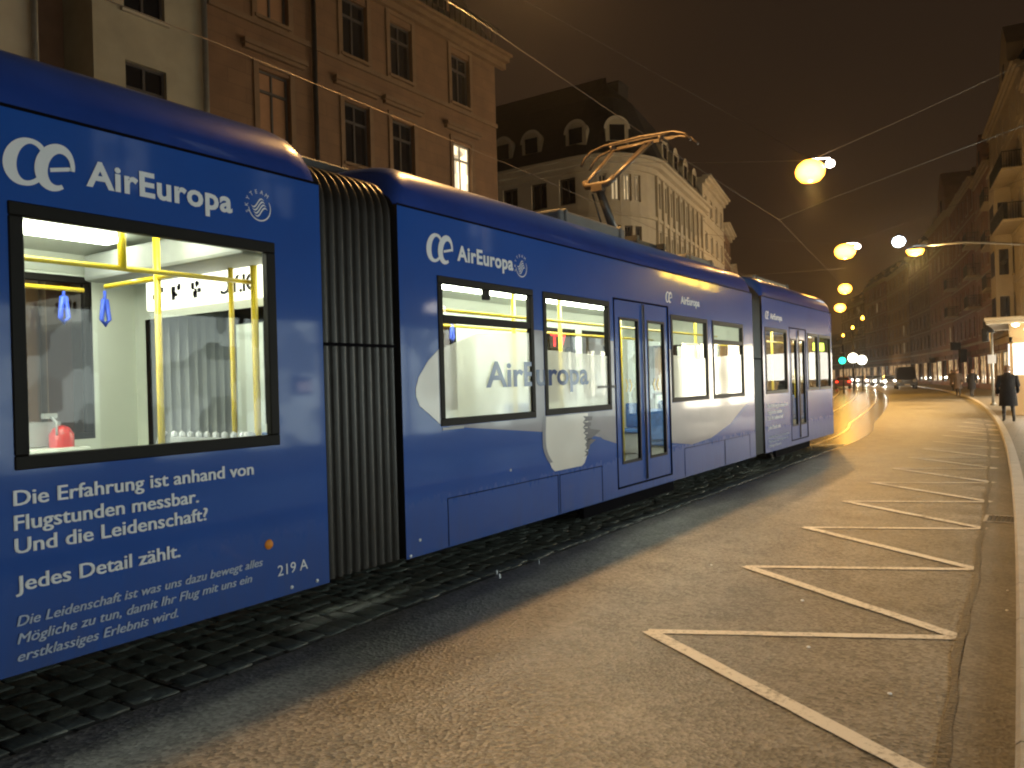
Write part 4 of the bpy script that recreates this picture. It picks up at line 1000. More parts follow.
# --- generic street house
def house(name, label, p0, p1, H, wall, floors, ncol, roof=2.6, shop=None, lit=(), balc=(), gable=None, win_w=1.05, trim='cream2', first=4.2, depth=11, litmat='lit_mid', oriel=None, dark='pane'):
    L = math.hypot(p1[0] - p0[0], p1[1] - p0[1])
    o = thing(name, label, 'building', (p0[0], p0[1], 0), facing(p0, p1)); L -= .02
    fh = (H - first - .5) / floors; ws = []
    cw = L / ncol
    for f_ in range(floors):
        z = first + f_ * fh + .75
        for c_ in range(ncol):
            x = cw * (c_ + .5); ws.append((x - win_w / 2, x + win_w / 2, z, z + min(1.9, fh - 1.1), c_, f_))
    sh = []
    if shop:
        ns = max(1, int(L / 3.6)); sw = L / ns
        sh = [(sw * i + .35, sw * (i + 1) - .35, .55, 3.1) for i in range(ns)]
    else:
        sh = [(cw * (c_ + .5) - win_w / 2, cw * (c_ + .5) + win_w / 2, 1.2, 3.0) for c_ in range(ncol)]
    b = MB(); wall_sheet(b, L, 0, H, ws + sh); shell(b, L, depth, 0, H); b.build('wall', M[wall], o)
    for w in ws: awindow(o, w, litmat if (w[4], w[5]) in lit else dark)
    for i, h in enumerate(sh):
        if shop:
            a, c, p, q = h; b = MB(); b.box(a, a + .07, .08, .15, p, q); b.box(c - .07, c, .08, .15, p, q); b.box(a + .07, c - .07, .08, .15, q - .07, q); b.box(a + .07, c - .07, .08, .15, p, p + .07); b.box((a + c) / 2 - .04, (a + c) / 2 + .04, .085, .145, p + .07, q - .07)
            so = b.build('shop_window', M['dark_frame'], o)
            pn = MB(); pn.poly([(a + .02, .13, p + .02), (c - .02, .13, p + .02), (c - .02, .13, q - .02), (a + .02, .13, q - .02)]); pn.build('pane', M[shop[i % len(shop)]], so)
            fa = MB(); fa.box(a - .15, c + .15, -.14, -.003, 3.22, 3.62); fa.build('fascia', M['brown'], so)
        else: awindow(o, h, dark)
    cornice(o, L, H + .1, mat=trim); band(o, L, first - .05, .22, .12, trim)
    for f_ in range(1, floors): band(o, L, first + f_ * fh + .1, .10, .06, trim)
    for (c0, c1, f_) in balc: balcony(o, cw * c0 + .15, cw * c1 - .15, first + f_ * fh + .45)
    if oriel:
        x0, x1, z0, z1 = oriel; b = MB(); nb = max(2, int((z1 - z0) / fh))
        b.box(x0, x1, -1.0, -.002, z0, z1); b.box(x0 - .1, x1 + .1, -1.12, -.002, z1, z1 + .2); ob = b.build('bay', M[trim], o)
        for q_ in range(int((z1 - z0) / fh)):
            zz = first + .75 + (q_ + round((z0 - first) / fh)) * fh
            w = MB(); w.box(x0 + .45, x1 - .45, -1.03, -1.002, zz, zz + 1.7); w.box(x0 - .03, x0 - .002, -.8, -.25, zz, zz + 1.7); w.box(x1 + .002, x1 + .03, -.8, -.25, zz, zz + 1.7); w.build('window', M[dark], ob)
    if roof: 
        mansard(o, L, depth, H + .11, roof)
        for c_ in range(ncol):
            if gable and gable[0] - 1 < cw * (c_ + .5) < gable[1] + 1: continue
            if c_ % 2 == 0: dormer(o, cw * (c_ + .5), H + .3, .5, 1.1, 1.4, dark, False, trim)
    if gable:
        x0, x1, gh = gable; b = MB(); xm = (x0 + x1) / 2; z = H + .12
        out = [(x0, z), (x1, z), (x1, z + gh * .30), (x1 - .5, z + gh * .34), (x1 - .9, z + gh * .62), (xm + .6, z + gh * .9), (xm, z + gh), (xm - .6, z + gh * .9), (x0 + .9, z + gh * .62), (x0 + .5, z + gh * .34), (x0, z + gh * .30)]
        b.poly([(x, -.1, zz) for x, zz in out]); b.poly([(x, 3.6, zz) for x, zz in out])
        b.grid([[(x, -.1, zz) for x, zz in out], [(x, 3.6, zz) for x, zz in out]], 0, True, False); go = b.build('gable', M[wall], o)
        w = MB(); w.box(xm - .5, xm + .5, -.13, -.103, z + .5, z + 1.9); w.build('window', M[dark], go)
    return o

fx = lambda y, o_=3.6: kx(y) + o_
def RP(y, o_=3.6): return (fx(y, o_), y)
# right side beside and behind the camera: lights the tram and shows as reflections in its side
house('shop_house', 'ochre house with shop fronts opposite the nearest tram section', RP(11.5), RP(-6), 18, 'ochre', 4, 6, shop=['shop_near', 'shop_near', 'pane', 'shop_near'], lit={(0, 0), (1, 0), (4, 0), (2, 1), (0, 1)}, litmat='lit_cool')
house('shop_house', 'pale house with lit shop fronts right of the nearest road markings', RP(27), RP(11.6), 18, 'cream2', 4, 5, shop=['shop_near', 'shop_near', 'shop_near'], lit={(3, 0), (1, 1)}, litmat='lit_cool')
house('shop_house', 'brown house with bright shop fronts behind the kiosk', RP(43), RP(27.1), 18, 'brown', 4, 5, shop=['shop'], lit={(2, 0)})
house('shop_house', 'ochre house with bright shop fronts between kiosk and gabled house', RP(57.4), RP(43.1), 18.5, 'ochre', 4, 5, shop=['shop'], lit=set())
# right side in the picture, near to far
RR = lambda a, c, off=3.3: (RP(c, off), RP(a, off))
p0, p1 = RR(57.5, 75); house('gabled_house', 'tall cream house with gable, bay and iron balconies at the right edge', p0, p1, 20.4, 'cream2', 5, 5, roof=2.2, shop=['shop_dim', 'lit_mid'], gable=(8.2, 13.4, 4.6), balc=((1, 2, 0), (1, 2, 1), (1, 2, 2), (1, 2, 3), (3, 5, 2), (3, 5, 3)), oriel=(9.2, 12.2, 4.6, 15.2), trim='cream2')
p0, p1 = RR(75.1, 85); house('gabled_house', 'narrow rose house with small gable between cream and red brick houses', p0, p1, 18.6, 'pink', 5, 3, roof=2.0, shop=['shop_dim'], gable=(2.6, 7, 3.4), balc=((0, 1, 1), (0, 1, 2), (0, 1, 3)))
p0, p1 = RR(85.1, 103); house('brick_house', 'dark red brick house right of the red shop sign', p0, p1, 19.6, 'redbrick', 5, 6, roof=2.4, shop=['shop_dim', 'pane'], balc=((1, 2, 1), (1, 2, 2)), lit=set())
p0, p1 = RR(103.1, 120); house('brick_house', 'pointed-gable red house in the middle of the right-hand row', p0, p1, 20, 'pink', 5, 5, roof=2.2, shop=['shop_dim', 'lit_mid', 'pane'], gable=(9.5, 15.5, 5.2), lit={(4, 0)})
p0, p1 = RR(120.1, 138); house('town_house', 'brown town house left of the pointed-gable house', p0, p1, 19.3, 'brown', 5, 6, roof=2.8, shop=['pane', 'shop_dim'], lit=set())
p0, p1 = RR(138.1, 158); house('town_house', 'ochre town house behind the dark van', p0, p1, 18.6, 'ochre', 5, 6, roof=2.4, shop=['shop_dim'], lit={(4, 1), (4, 0)})
p0, p1 = RR(158.1, 180); house('town_house', 'rose town house above the oncoming headlights', p0, p1, 19, 'pink', 5, 6, roof=2.6, shop=['shop_dim', 'pane'], lit={(3, 3)})
p0, p1 = RR(180.1, 204); house('town_house', 'dark brown town house at the bend of the street', p0, p1, 17, 'brown', 5, 6, roof=2.6, shop=['shop_dim'], lit=set())
p0, p1 = RR(204.1, 240); house('town_house', 'low dark house closing the far end of the street', p0, p1, 9, 'brown', 2, 8, roof=2.2, shop=['pane', 'shop_dim'], lit=set())
# left side beyond the corner house
house('town_house', 'cream town house adjoining the pale corner house', (-16.66, 45.1), (-18.1, 52.8), 13.5, 'cream2', 4, 4, roof=0, lit=set(), win_w=.9)
house('town_house', 'dark narrow house with steep roof beyond the cream one', (-18.2, 52.9), (-19.6, 58.5), 12.1, 'brown', 4, 3, roof=2.4, lit=set())
house('town_house', 'last dark house of the left row, beyond the tram roof', (-20.0, 59.5), (-22.5, 67.5), 10.2, 'brown', 3, 3, roof=2.0, lit=set())
# street-side neon signs seen through the tram windows
def sign(name, label, loc, rz, w, h, m, txt=None, tm=None):
    o = thing(name, label, 'sign', loc, rz)
    b = MB(); b.box(-w / 2, w / 2, -.12, 0, 0, h); b.build('panel', M['black'], o)
    if txt:
        c = text_mesh('lettering', txt, h * .95, m, o, 0, 0, 0, .01); me = c.data; mw = max(v.co.y for v in me.vertices)
        for v in me.vertices: v.co = Vector((-w * .45 + v.co.y * (w * .9 / mw), -.130 - v.co.x, .12 * h + v.co.z))
    else:
        b = MB(); n = 6; rs2 = random.Random(int(w * 100))
        for i in range(n):
            x = -w * .44 + w * .88 * i / n; b.box(x, x + w * .88 / n * rs2.uniform(.45, .85), -.14, -.121, h * .18, h * rs2.uniform(.6, .85))
        b.build('glowing_strip', m, o)
    return o
red_e, yel_e, wht_e = em('neon_red', (1, .02, .03), 7), em('neon_yellow', (1, .72, .02), 6), em('neon_white', (1, .95, .85), 8)
sign('shop_sign', 'glowing red TV sign seen through the tram window', (-16.7, 28.0, 3.1), R(90), 1.3, .75, red_e, 'TV')
sign('shop_sign', 'glowing red strip sign seen through the tram, left of the TV sign', (-16.7, 23.0, 3.15), R(90), 2.6, .6, red_e)
sign('shop_sign', 'glowing yellow sign seen through the tram, right of the TV sign', (-14.4, 33.6, 3.1), R(95), 2.6, .8, yel_e)
sign('shop_sign', 'long yellow sign over the shop fronts, mirrored in the tram side', (kx(28) + 3.35, 28, 4.9), R(-90 - 4), 10, .8, em('sign_yellow', (1, .62, .05), 34))
sign('shop_sign', 'small white lit sign over the shop beside the road markings', (kx(14.2) + 3.5, 14.2, 3.3), R(-90), .9, .42, em('sign_white', (1, .93, .8), 14))
sign('shop_sign', 'little white lamp box mirrored beside the first bellows', (kx(10.4) + 3.5, 10.4, 1.6), R(-90), .4, .35, em('sign_white_small', (1, .9, .8), 6))
sign('shop_sign', 'small red neon sign over the shops of the right-hand row', (-8.1, 94.0, 3.9), R(-100), 3.2, .8, red_e)
sign('shop_sign', 'small white lit sign under the red neon sign', (-7.2, 90.5, 2.6), R(-100), 2.4, 1.3, wht_e)
sign('shop_sign', 'small white lit sign far along the right-hand pavement', (-12.6, 116, 2.9), R(-105), 2.2, .7, wht_e)

# ------------------------------------------------------------------ kiosk, signal pole, people
K = thing('kiosk', 'flat-roofed kiosk with bright white panel at the right edge', 'kiosk', (0, 0, .12))
kx0 = -1.22
b = MB(); b.box(kx0, 1.2, 33.0, 37.6, 0, 1.38); b.box(kx0, kx0 + .1, 33, 33.1, 1.38, 2.75); b.box(kx0, 1.2, 33.0, 37.6, 2.52, 3.2); b.box(kx0, kx0 + .1, 37.5, 37.6, 1.38, 2.52); b.box(1.1, 1.2, 33, 37.6, 1.38, 2.52); b.box(kx0 + .12, 1.1, 35.2, 35.3, 1.38, 2.52); b.build('wall', M['ochre'], K, .01)
b = MB(); b.box(-1.92, 1.6, 32.3, 38.0, 3.30, 3.42); b.box(-1.88, 1.56, 32.34, 37.96, 3.2, 3.30); b.build('roof', M['cream2'], K, .02)
b = MB(); b.box(kx0 + .12, 1.05, 32.96, 32.995, 1.42, 2.50); b.build('lit_panel', em('panel_white', (1, .97, .86), 5), K)
b = MB(); b.box(kx0 - .03, kx0 - .003, 33.2, 35.0, 1.42, 2.50); b.build('lit_side_panel', em('panel_white_side', (1, .95, .82), 4), K)
b = MB(); b.lathe((-1.0, 32.6, 3.16), [(0, -.10), (.10, -.06), (.12, 0), (.0, .03)], 14); b.lathe((-.55, 32.6, 3.0), [(0, -.16), (.18, -.1), (.2, 0), (.0, .12)], 14); b.build('lamp', em('kiosk_lamp', (1, .85, .55), 14), K)
# slim signal pole
sg = thing('traffic_signal', 'slim grey signal pole with dark signal heads left of the walking man', 'traffic light', (-2.25, 42.5, .12))
b = MB(); b.tube([(0, 0, 0), (0, 0, 4.0)], .065, 10); b.tube([(0, 0, 0), (0, 0, .12)], .12, 10); b.build('pole', M['zinc'], sg)
for (z, dx) in ((2.9, -.22), (3.3, .0)):
    b = MB(); b.box(dx - .14, dx + .14, -.30, -.08, z, z + .62); hd = b.build('signal_head', M['iron'], sg, .03)
    for q_ in range(2): v = MB(); v.tube([(dx, -.30, z + .17 + .28 * q_), (dx, -.42, z + .17 + .28 * q_)], .11, 12); v.build('visor', M['iron'], hd)
b = MB(); b.box(-.16, .16, -.10, -.07, 1.9, 2.3); b.build('sign_plate', M['white_print'], sg)
# green signal on the island
gs = thing('traffic_signal', 'traffic signal showing green beyond the end of the tram', 'traffic light', (-15.88, 78, 0))
b = MB(); b.tube([(0, 0, 0), (0, 0, 4.4)], .07, 8); b.build('pole', M['iron'], gs)
b = MB(); b.box(-.2, .2, -.3, -.08, 2.5, 3.7); hd = b.build('signal_head', M['iron'], gs, .03)
b = MB(); b.lathe((0, 0, 0), [(0, .10), (.22, .07), (.30, 0)], 18); go = b.build('green_lens', em('signal_green', (.02, 1, .55), 5), hd)
for v in go.data.vertices: v.co = Vector((v.co.x, -.31 - v.co.z, 3.0 + v.co.y))
# white globe lanterns
for (x, y, z, lab) in ((-16.17, 84, 3.32, 'white globe street lantern right of the green signal'), (-16.09, 88, 3.16, 'white globe street lantern, the right one of the pair')):
    gl = thing('globe_lantern', lab, 'lantern', (x, y, 0), group='white globe lanterns')
    b = MB(); b.tube([(0, 0, 0), (0, 0, z - .45)], [.08, .045], 8); b.build('pole', M['iron'], gl)
    b = MB(); b.lathe((0, 0, z), [(0.001, -.45)] + [(.48 * math.cos(R(a)), .48 * math.sin(R(a))) for a in range(-70, 90, 15)] + [(.001, .48)], 16); b.build('globe', em('globe_white', (1, .94, .78), 7), gl)
ml = thing('tram_mast', 'thin dark mast between green signal and globe lanterns', 'mast', (-17.3, 90, 0)); b = MB(); b.tube([(0, 0, 0), (0, 0, 6.2)], [.11, .07], 8); b.build('pole', M['iron'], ml)
b = MB(); b.tube([(0, 0, 5.8), (2.2, .3, 6.0)], .04, 6); b.build('arm', M['iron'], ml)

def person(label, loc, rz, h=1.7, coat='coat', stride=.28, bend=.06, umbrella=False, hair='hair'):
    o = thing('person', label, 'person', loc, rz)
    k_ = h / 1.75
    J = {'pel': (0, 0, .95), 'wa': (0, .01 + bend * .3, 1.12), 'ch': (0, .02 + bend, 1.33), 'nk': (0, .03 + bend * 1.4, 1.49), 'nk2': (0, .045 + bend * 1.6, 1.56), 'hd': (0, .06 + bend * 1.8, 1.64), 'tp': (0, .05 + bend * 1.8, 1.72),
         'hl': (-.10, 0, .90), 'kl': (-.11, stride * .55, .50), 'al': (-.11, stride * .55, .09), 'tl': (-.12, stride * .55 + .17, .035),
         'hr': (.10, 0, .90), 'kr': (.11, -stride * .10, .49), 'ar': (.11, -stride * .95, .13), 'tr': (.12, -stride * .95 + .15, .04),
         'sl': (-.20, .02 + bend, 1.40), 'el': (-.27, -.06 + bend, 1.12), 'wl': (-.27, .08 + bend, .90), 'fl': (-.26, .12 + bend, .80),
         'sr': (.20, .02 + bend, 1.40), 'er': (.27, -.04 + bend, 1.12), 'wr': (.26, .12 + bend, .92), 'fr': (.25, .16 + bend, .82)}
    if umbrella: J['wr'] = (.2, .25, 1.25); J['fr'] = (.19, .28, 1.33); J['er'] = (.27, .08, 1.12)
    E_ = [('pel', 'wa'), ('wa', 'ch'), ('ch', 'nk'), ('nk', 'nk2'), ('nk2', 'hd'), ('hd', 'tp'), ('pel', 'hl'), ('hl', 'kl'), ('kl', 'al'), ('al', 'tl'), ('pel', 'hr'), ('hr', 'kr'), ('kr', 'ar'), ('ar', 'tr'), ('ch', 'sl'), ('sl', 'el'), ('el', 'wl'), ('wl', 'fl'), ('ch', 'sr'), ('sr', 'er'), ('er', 'wr'), ('wr', 'fr')]
    Rd = {'pel': .15, 'wa': .14, 'ch': .16, 'nk': .065, 'nk2': .06, 'hd': .092, 'tp': .075, 'hl': .10, 'kl': .065, 'al': .045, 'tl': .04, 'hr': .10, 'kr': .065, 'ar': .045, 'tr': .04, 'sl': .075, 'el': .052, 'wl': .033, 'fl': .036, 'sr': .075, 'er': .052, 'wr': .033, 'fr': .036}
    names = list(J); me = bpy.data.meshes.new('figure'); me.from_pydata([tuple(c * k_ for c in J[n]) for n in names], [(names.index(a), names.index(c)) for a, c in E_], [])
    ob = bpy.data.objects.new('figure', me); COL.objects.link(ob)
    sk = ob.modifiers.new('skin', 'SKIN'); me.skin_vertices.new() if not me.skin_vertices else None
    for i, n in enumerate(names):
        me.skin_vertices[0].data[i].radius = (Rd[n] * k_,) * 2; me.skin_vertices[0].data[i].use_root = (n == 'pel')
    sb = ob.modifiers.new('sub', 'SUBSURF'); sb.levels = 2; sb.render_levels = 2
    bpy.context.view_layer.update(); dg = bpy.context.evaluated_depsgraph_get(); m2 = bpy.data.meshes.new_from_object(ob.evaluated_get(dg), depsgraph=dg); bpy.data.objects.remove(ob)
    for mm in ('trouser', 'skin', 'iron'): m2.materials.append(M[mm])
    for p in m2.polygons:
        c = p.center / k_; p.use_smooth = True
        p.material_index = 1 if (c.z > 1.5 and abs(c.x) < .13) or (abs(c.x) > .2 and c.z < .9 and c.z > .75) else (2 if c.z < .09 else 0)
    body = bpy.data.objects.new('body', m2); COL.objects.link(body); note(body, o)
    # knee-length coat with sleeves, following the body
    b = MB(); rows = []
    for (z, rx, ry, dy) in ((.50, .25, .20, .0), (.62, .245, .19, .0), (.80, .235, .175, .0), (.98, .215, .165, .0), (1.12, .205, .155, bend * .3), (1.28, .225, .165, bend * .8), (1.38, .225, .155, bend), (1.45, .17, .125, bend * 1.2), (1.50, .10, .095, bend * 1.4), (1.54, .085, .085, bend * 1.5)):
        rows.append([(k_ * (rx * math.cos(2 * math.pi * i / 20) * (1 + .03 * math.sin(i * 2.3 + z * 4))), k_ * (dy + .01 + ry * math.sin(2 * math.pi * i / 20)), k_ * z) for i in range(20)])
    b.grid(rows, 0, True, True)
    for s_ in ('l', 'r'):
        P = [Vector(J[n + s_]) * k_ for n in ('s', 'e', 'w')]; b.tube([P[0] + Vector((0, 0, .03)), P[0] * .55 + P[1] * .45, P[1], P[1] * .4 + P[2] * .6, P[2]], [.085 * k_, .078 * k_, .07 * k_, .062 * k_, .056 * k_], 12)
    b.build('coat', M[coat], o)
    hx = Vector(J['hd']) * k_; b = MB(); rows = []
    for i in range(7):
        a = math.pi / 2 * i / 6; rr = .108 * k_ * math.cos(a) + .001; zz = .02 * k_ + .115 * k_ * math.sin(a)
        rows.append([(hx.x + rr * .92 * math.cos(2 * math.pi * j / 16), hx.y - .012 + rr * math.sin(2 * math.pi * j / 16), hx.z + zz) for j in range(16)])
    rows.insert(0, [(hx.x + .095 * k_ * math.cos(2 * math.pi * j / 16), hx.y - .03 * k_ + .085 * k_ * min(.25, math.sin(2 * math.pi * j / 16)), hx.z - .07 * k_) for j in range(16)])
    b.grid(rows, 0, True, True); b.build('hair', M[hair], o)
    # nose, eyes and ears
    b = MB(); b.box(hx.x - .012, hx.x + .012, hx.y + .075 * k_, hx.y + .115 * k_, hx.z - .035, hx.z + .005); b.box(hx.x - .105 * k_, hx.x - .088 * k_, hx.y - .02, hx.y + .02, hx.z - .03, hx.z + .03); b.box(hx.x + .088 * k_, hx.x + .105 * k_, hx.y - .02, hx.y + .02, hx.z - .03, hx.z + .03); b.build('face', M['skin'], o, .006)
    return o
person('person in a long black coat walking away along the right kerb', (-1.12, 28.6, .12), R(8), 1.72)
person('person in dark clothes standing near the white shop sign', (-5.0, 58.5, .12), R(170), 1.7, 'coat2', .12)
person('distant person in dark coat left of the signal pole', (-4.1, 56.5, .12), R(-20), 1.68, 'coat', .2)
person('distant person walking by the lit shops of the right row', (-6.7, 74, .12), R(160), 1.72, 'coat2', .25)

# ------------------------------------------------------------------ vehicles down the street
def car(label, loc, rz, paint, L=4.3, Wd=1.75, H=1.45, van=False, lights=True, tail=False, group=None):
    o = thing('parked_car' if not lights and not tail else 'car', label, 'van' if van else 'car', loc, rz, group)
    hw = Wd / 2
    if van: prof_ = [(-L / 2, .35, .95), (-L / 2 + .05, .35, 1.1), (-L / 2 + .45, .35, 1.2), (-L / 2 + 1.0, .35, H - .05), (-L / 2 + 1.6, .35, H), (L / 2 - .2, .35, H), (L / 2, .35, H - .15)]
    else: prof_ = [(-L / 2, .38, .68), (-L / 2 + .15, .3, .78), (-L / 2 + 1.1, .28, .92), (-L / 2 + 1.75, .28, H - .06), (-L / 2 + 2.3, .28, H), (L / 2 - 1.1, .28, H - .05), (L / 2 - .3, .28, .98), (L / 2, .38, .9)]
    b = MB(); rows = []
    for (y, zl, zh) in prof_:
        belt = min(zh, .95 if not van else 1.15); t = .80 if zh > belt + .1 else .93
        rows.append([(-hw * .96, y, zl), (-hw, y, zl + .15), (-hw * .98, y, belt - .03), (-hw * t, y, zh - .02 if zh > belt + .1 else zh), (-hw * t * .8, y, zh + .02), (hw * t * .8, y, zh + .02), (hw * t, y, zh - .02 if zh > belt + .1 else zh), (hw * .98, y, belt - .03), (hw, y, zl + .15), (hw * .96, y, zl)])
    b.grid(rows, 0, True, True, True); bo = b.build('body', paint, o)
    g_ = MB()
    if van: g_.poly([(-hw * .8, -L / 2 + .52, 1.27), (hw * .8, -L / 2 + .52, 1.27), (hw * .72, -L / 2 + .98, H - .12), (-hw * .72, -L / 2 + .98, H - .12)])
    else:
        g_.poly([(-hw * .82, -L / 2 + 1.12, .965), (hw * .82, -L / 2 + 1.12, .965), (hw * .68, -L / 2 + 1.70, H - .04), (-hw * .68, -L / 2 + 1.70, H - .04)])
        g_.poly([(-hw * .82, L / 2 - .34, 1.03), (hw * .82, L / 2 - .34, 1.03), (hw * .68, L / 2 - 1.02, H - .04), (-hw * .68, L / 2 - 1.02, H - .04)])
    for s_ in (-1, 1): 
        y0_, y1_ = (-L / 2 + 1.5, L / 2 - .9) if not van else (-L / 2 + 1.0, -L / 2 + 1.9)
        g_.poly([(s_ * (hw * .975 + .006), y0_, 1.0 if not van else 1.25), (s_ * (hw * .975 + .006), y1_, 1.0 if not van else 1.25), (s_ * (hw * .83 + .004), y1_ - .15, H - .12), (s_ * (hw * .83 + .004), y0_ + .35, H - .12)])
    g_.build('windscreen', M['carglass'], o)
    for s_ in (-1, 1):
        for y in (-L / 2 + .8, L / 2 - .8):
            w = MB(); w.tube([(s_ * (hw - .2), y, .32), (s_ * (hw + .01), y, .32)], .32, 18); wo = w.build('wheel', M['tyre'], o)
            r_ = MB(); r_.tube([(s_ * (hw + .012), y, .32), (s_ * (hw + .02), y, .32)], .18, 14); r_.build('rim', M['steel'], wo)
        hl = MB(); hl.lathe((0, 0, 0), [(0, .06), (.12, .04), (.15, 0)], 12); ho = hl.build('headlight', M['head'] if lights else M['seat_shell'], o)
        for v in ho.data.vertices: v.co = Vector((s_ * hw * .72 + v.co.x * 1.3, -L / 2 - .01 - v.co.z, (.68 if not van else .85) + v.co.y))
        tl = MB(); tl.box(s_ * hw * .8 - .13, s_ * hw * .8 + .13, L / 2 - .02, L / 2 + .03, .78, .92); tl.build('tail_light', M['tail'] if tail else M['red'], o)
    pl = MB(); pl.box(-.26, .26, -L / 2 - .03, -L / 2 - .012, .42, .53); pl.build('number_plate', M['white_print'], o)
    if lights:
        for s_ in (-.6, .6):
            ld = bpy.data.lights.new('beam', 'SPOT'); ld.energy = 350; ld.color = (1, .93, .78); ld.spot_size = R(70); ld.spot_blend = .6; ld.shadow_soft_size = .08
            lo_ = bpy.data.objects.new('beam', ld); COL.objects.link(lo_); lo_.location = (s_, -L / 2 - .15, .7); lo_.rotation_euler = (R(84), 0, R(180)); note(lo_, o)
    return o
pd = [pm('car_paint_black', (.012, .012, .015), .25, .3, coat=.6), pm('car_paint_silver', (.3, .3, .31), .3, .6, coat=.5), pm('car_paint_red', (.2, .02, .02), .3, .2, coat=.5), pm('car_paint_dark_grey', (.05, .05, .055), .3, .4, coat=.5)]
def dirn(y): return math.atan2(-(kx(y + 1) - kx(y)), 1)       # heading of the street at y
def cpos(y, off): return (kx(y) - off, y, 0)
car('dark van parked at the kerb, unlit, nearest of the vehicles', cpos(96, 2.2), dirn(96), pd[0], 5.1, 2.0, 2.35, True, False)
car('car with bright headlights right behind the dark van', cpos(116, 2.4), dirn(116), pd[1], group='cars queuing with headlights on')
car('second headlit car beyond the dark van', cpos(128, 2.6), dirn(128), pd[3], group='cars queuing with headlights on')
car('third headlit car in the queue beyond the van', cpos(139, 2.6), dirn(139), pd[2], group='cars queuing with headlights on')
car('fourth headlit car in the queue, small in the distance', cpos(151, 2.6), dirn(151), pd[1], group='cars queuing with headlights on')
car('farthest headlit car of the queue', cpos(165, 2.8), dirn(165), pd[3], group='cars queuing with headlights on')
car('red-lit car driving away beyond the green signal', (-21.5, 105, 0), dirn(105) + R(180), pd[2], lights=False, tail=True)

# ------------------------------------------------------------------ lamps hung over the street, wires
def lamp_lights(o, power, col, share=.14):
    """the reflector throws most of the light down, a little leaves sideways"""
    ld = bpy.data.lights.new('lamp_light', 'POINT'); ld.energy = power * share; ld.color = col; ld.shadow_soft_size = .12
    q = bpy.data.objects.new('lamp_light', ld); COL.objects.link(q); q.location = (0, 0, -.60); note(q, o)
    ld = bpy.data.lights.new('lamp_beam', 'SPOT'); ld.energy = power * 4.2; ld.color = col; ld.shadow_soft_size = .14; ld.spot_size = R(160); ld.spot_blend = 1
    q = bpy.data.objects.new('lamp_beam', ld); COL.objects.link(q); q.location = (0, 0, -.62); note(q, o)
def lamp(loc, label, size=.36, power=900, mat='sodium', col=(1.0, .52, .10), second=True, rz=0):
    o = thing('street_lamp', label, 'street lamp', loc, rz, 'lamps hanging over the street')
    b = MB(); b.lathe((0, 0, 0), [(.02, .42), (.06, .40), (.10, .34), (size * .5, .31), (size * .55, .27)], 20); b.build('housing', M['dark_steel'], o)
    b = MB(); b.lathe((0, 0, 0), [(size * .5, .30), (size * .85, .16), (size * .99, 0), (size * .99, -.08), (size * .92, -size * .45), (size * .62, -size * .78), (.001, -size * .9)], 20); b.build('bowl', M[mat], o)  # bowl made oversize and full-round to imitate the lamp's bloom
    if second:
        b = MB(); b.lathe((.42 + size * .4, .1, .12), [(.001, .14), (.10, .11), (.15, .02), (.13, -.08), (.001, -.14)], 14); b.tube([(0, 0, .36), (.42 + size * .4, .1, .30)], .02, 6)
        b.build('side_blob', M['whiteblob'], o)  # added glowing blob for the white spot beside the lamp, no known bulb
    lamp_lights(o, power, col)
    return o
LAMPS = [((-5.7, -9.5, 8.7), 'street lamp hanging over the rear half of the tram', 900, .3), ((-5.9, 9.3, 8.7), 'street lamp hanging above the front of the tram roof', 900, .3),
         ((-6.47, 27.55, 8.5), 'largest hanging street lamp, beyond the pantograph', 900, .48), ((-9.2, 46.45, 8.5), 'second hanging street lamp above the end of the tram', 1800, .56),
         ((-13.3, 66.76, 8.5), 'third hanging street lamp, above the farthest one', 1800, .52), ((-17.45, 85.0, 8.5), 'farthest orange street lamp just over the tram roof', 1100, .56)]
for (loc, lab, pw, sz) in LAMPS: lamp(loc, lab, sz, pw, col=SODIUM if loc[1] < 30 else (1.0, .50, .08), second=sz > .4 and loc[1] < 60)
for (y, x) in ((105, -19), (125, -24), (148, -30)): lamp((x, y, 8.5), {105: 'dim far lamp hidden behind the tram end', 125: 'far street lamp over the queue of cars', 148: 'last street lamp before the bend'}[y], .2, 900, second=False)
# lamp on a long arm at the right
al = thing('arm_lamp', 'orange street lamp on a long horizontal arm at the right', 'street lamp', (-6.13, 49.4, 8.5))
b = MB(); b.lathe((0, 0, 0), [(.02, .22), (.3, .16), (.5, .05), (.5, 0)], 18); b.build('housing', M['dark_steel'], al)
b = MB(); b.lathe((0, 0, 0), [(.46, .0), (.46, -.08), (.36, -.24), (.001, -.32)], 18); b.build('bowl', M['sodium'], al)
b = MB(); b.tube([(-.1, 0, .20), (2.5, 0, .14), (5.2, 0, -.30), (6.9, .6, -.5)], .06, 8); b.build('arm', M['zinc'], al)
b = MB(); b.tube([(6.9, .6, 0.1), (6.9, .6, -8.4)], .10, 10); b.build('pole', M['zinc'], al)
lamp_lights(al, 1100, (1.0, .60, .20), 1.1)
wl = thing('white_lamp', 'cool white lamp hanging left of the arm lamp', 'street lamp', (-6.93, 49.3, 9.05))
b = MB(); b.lathe((0, 0, 0), [(.001, .32), (.25, .22), (.36, 0), (.25, -.22), (.001, -.32)], 16); b.build('bulb', em('cool_bulb', (.75, .87, 1.0), 14), wl)
b = MB(); b.tube([(0, 0, .3), (0, 0, .5)], .03, 6); b.build('hook', M['iron'], wl)
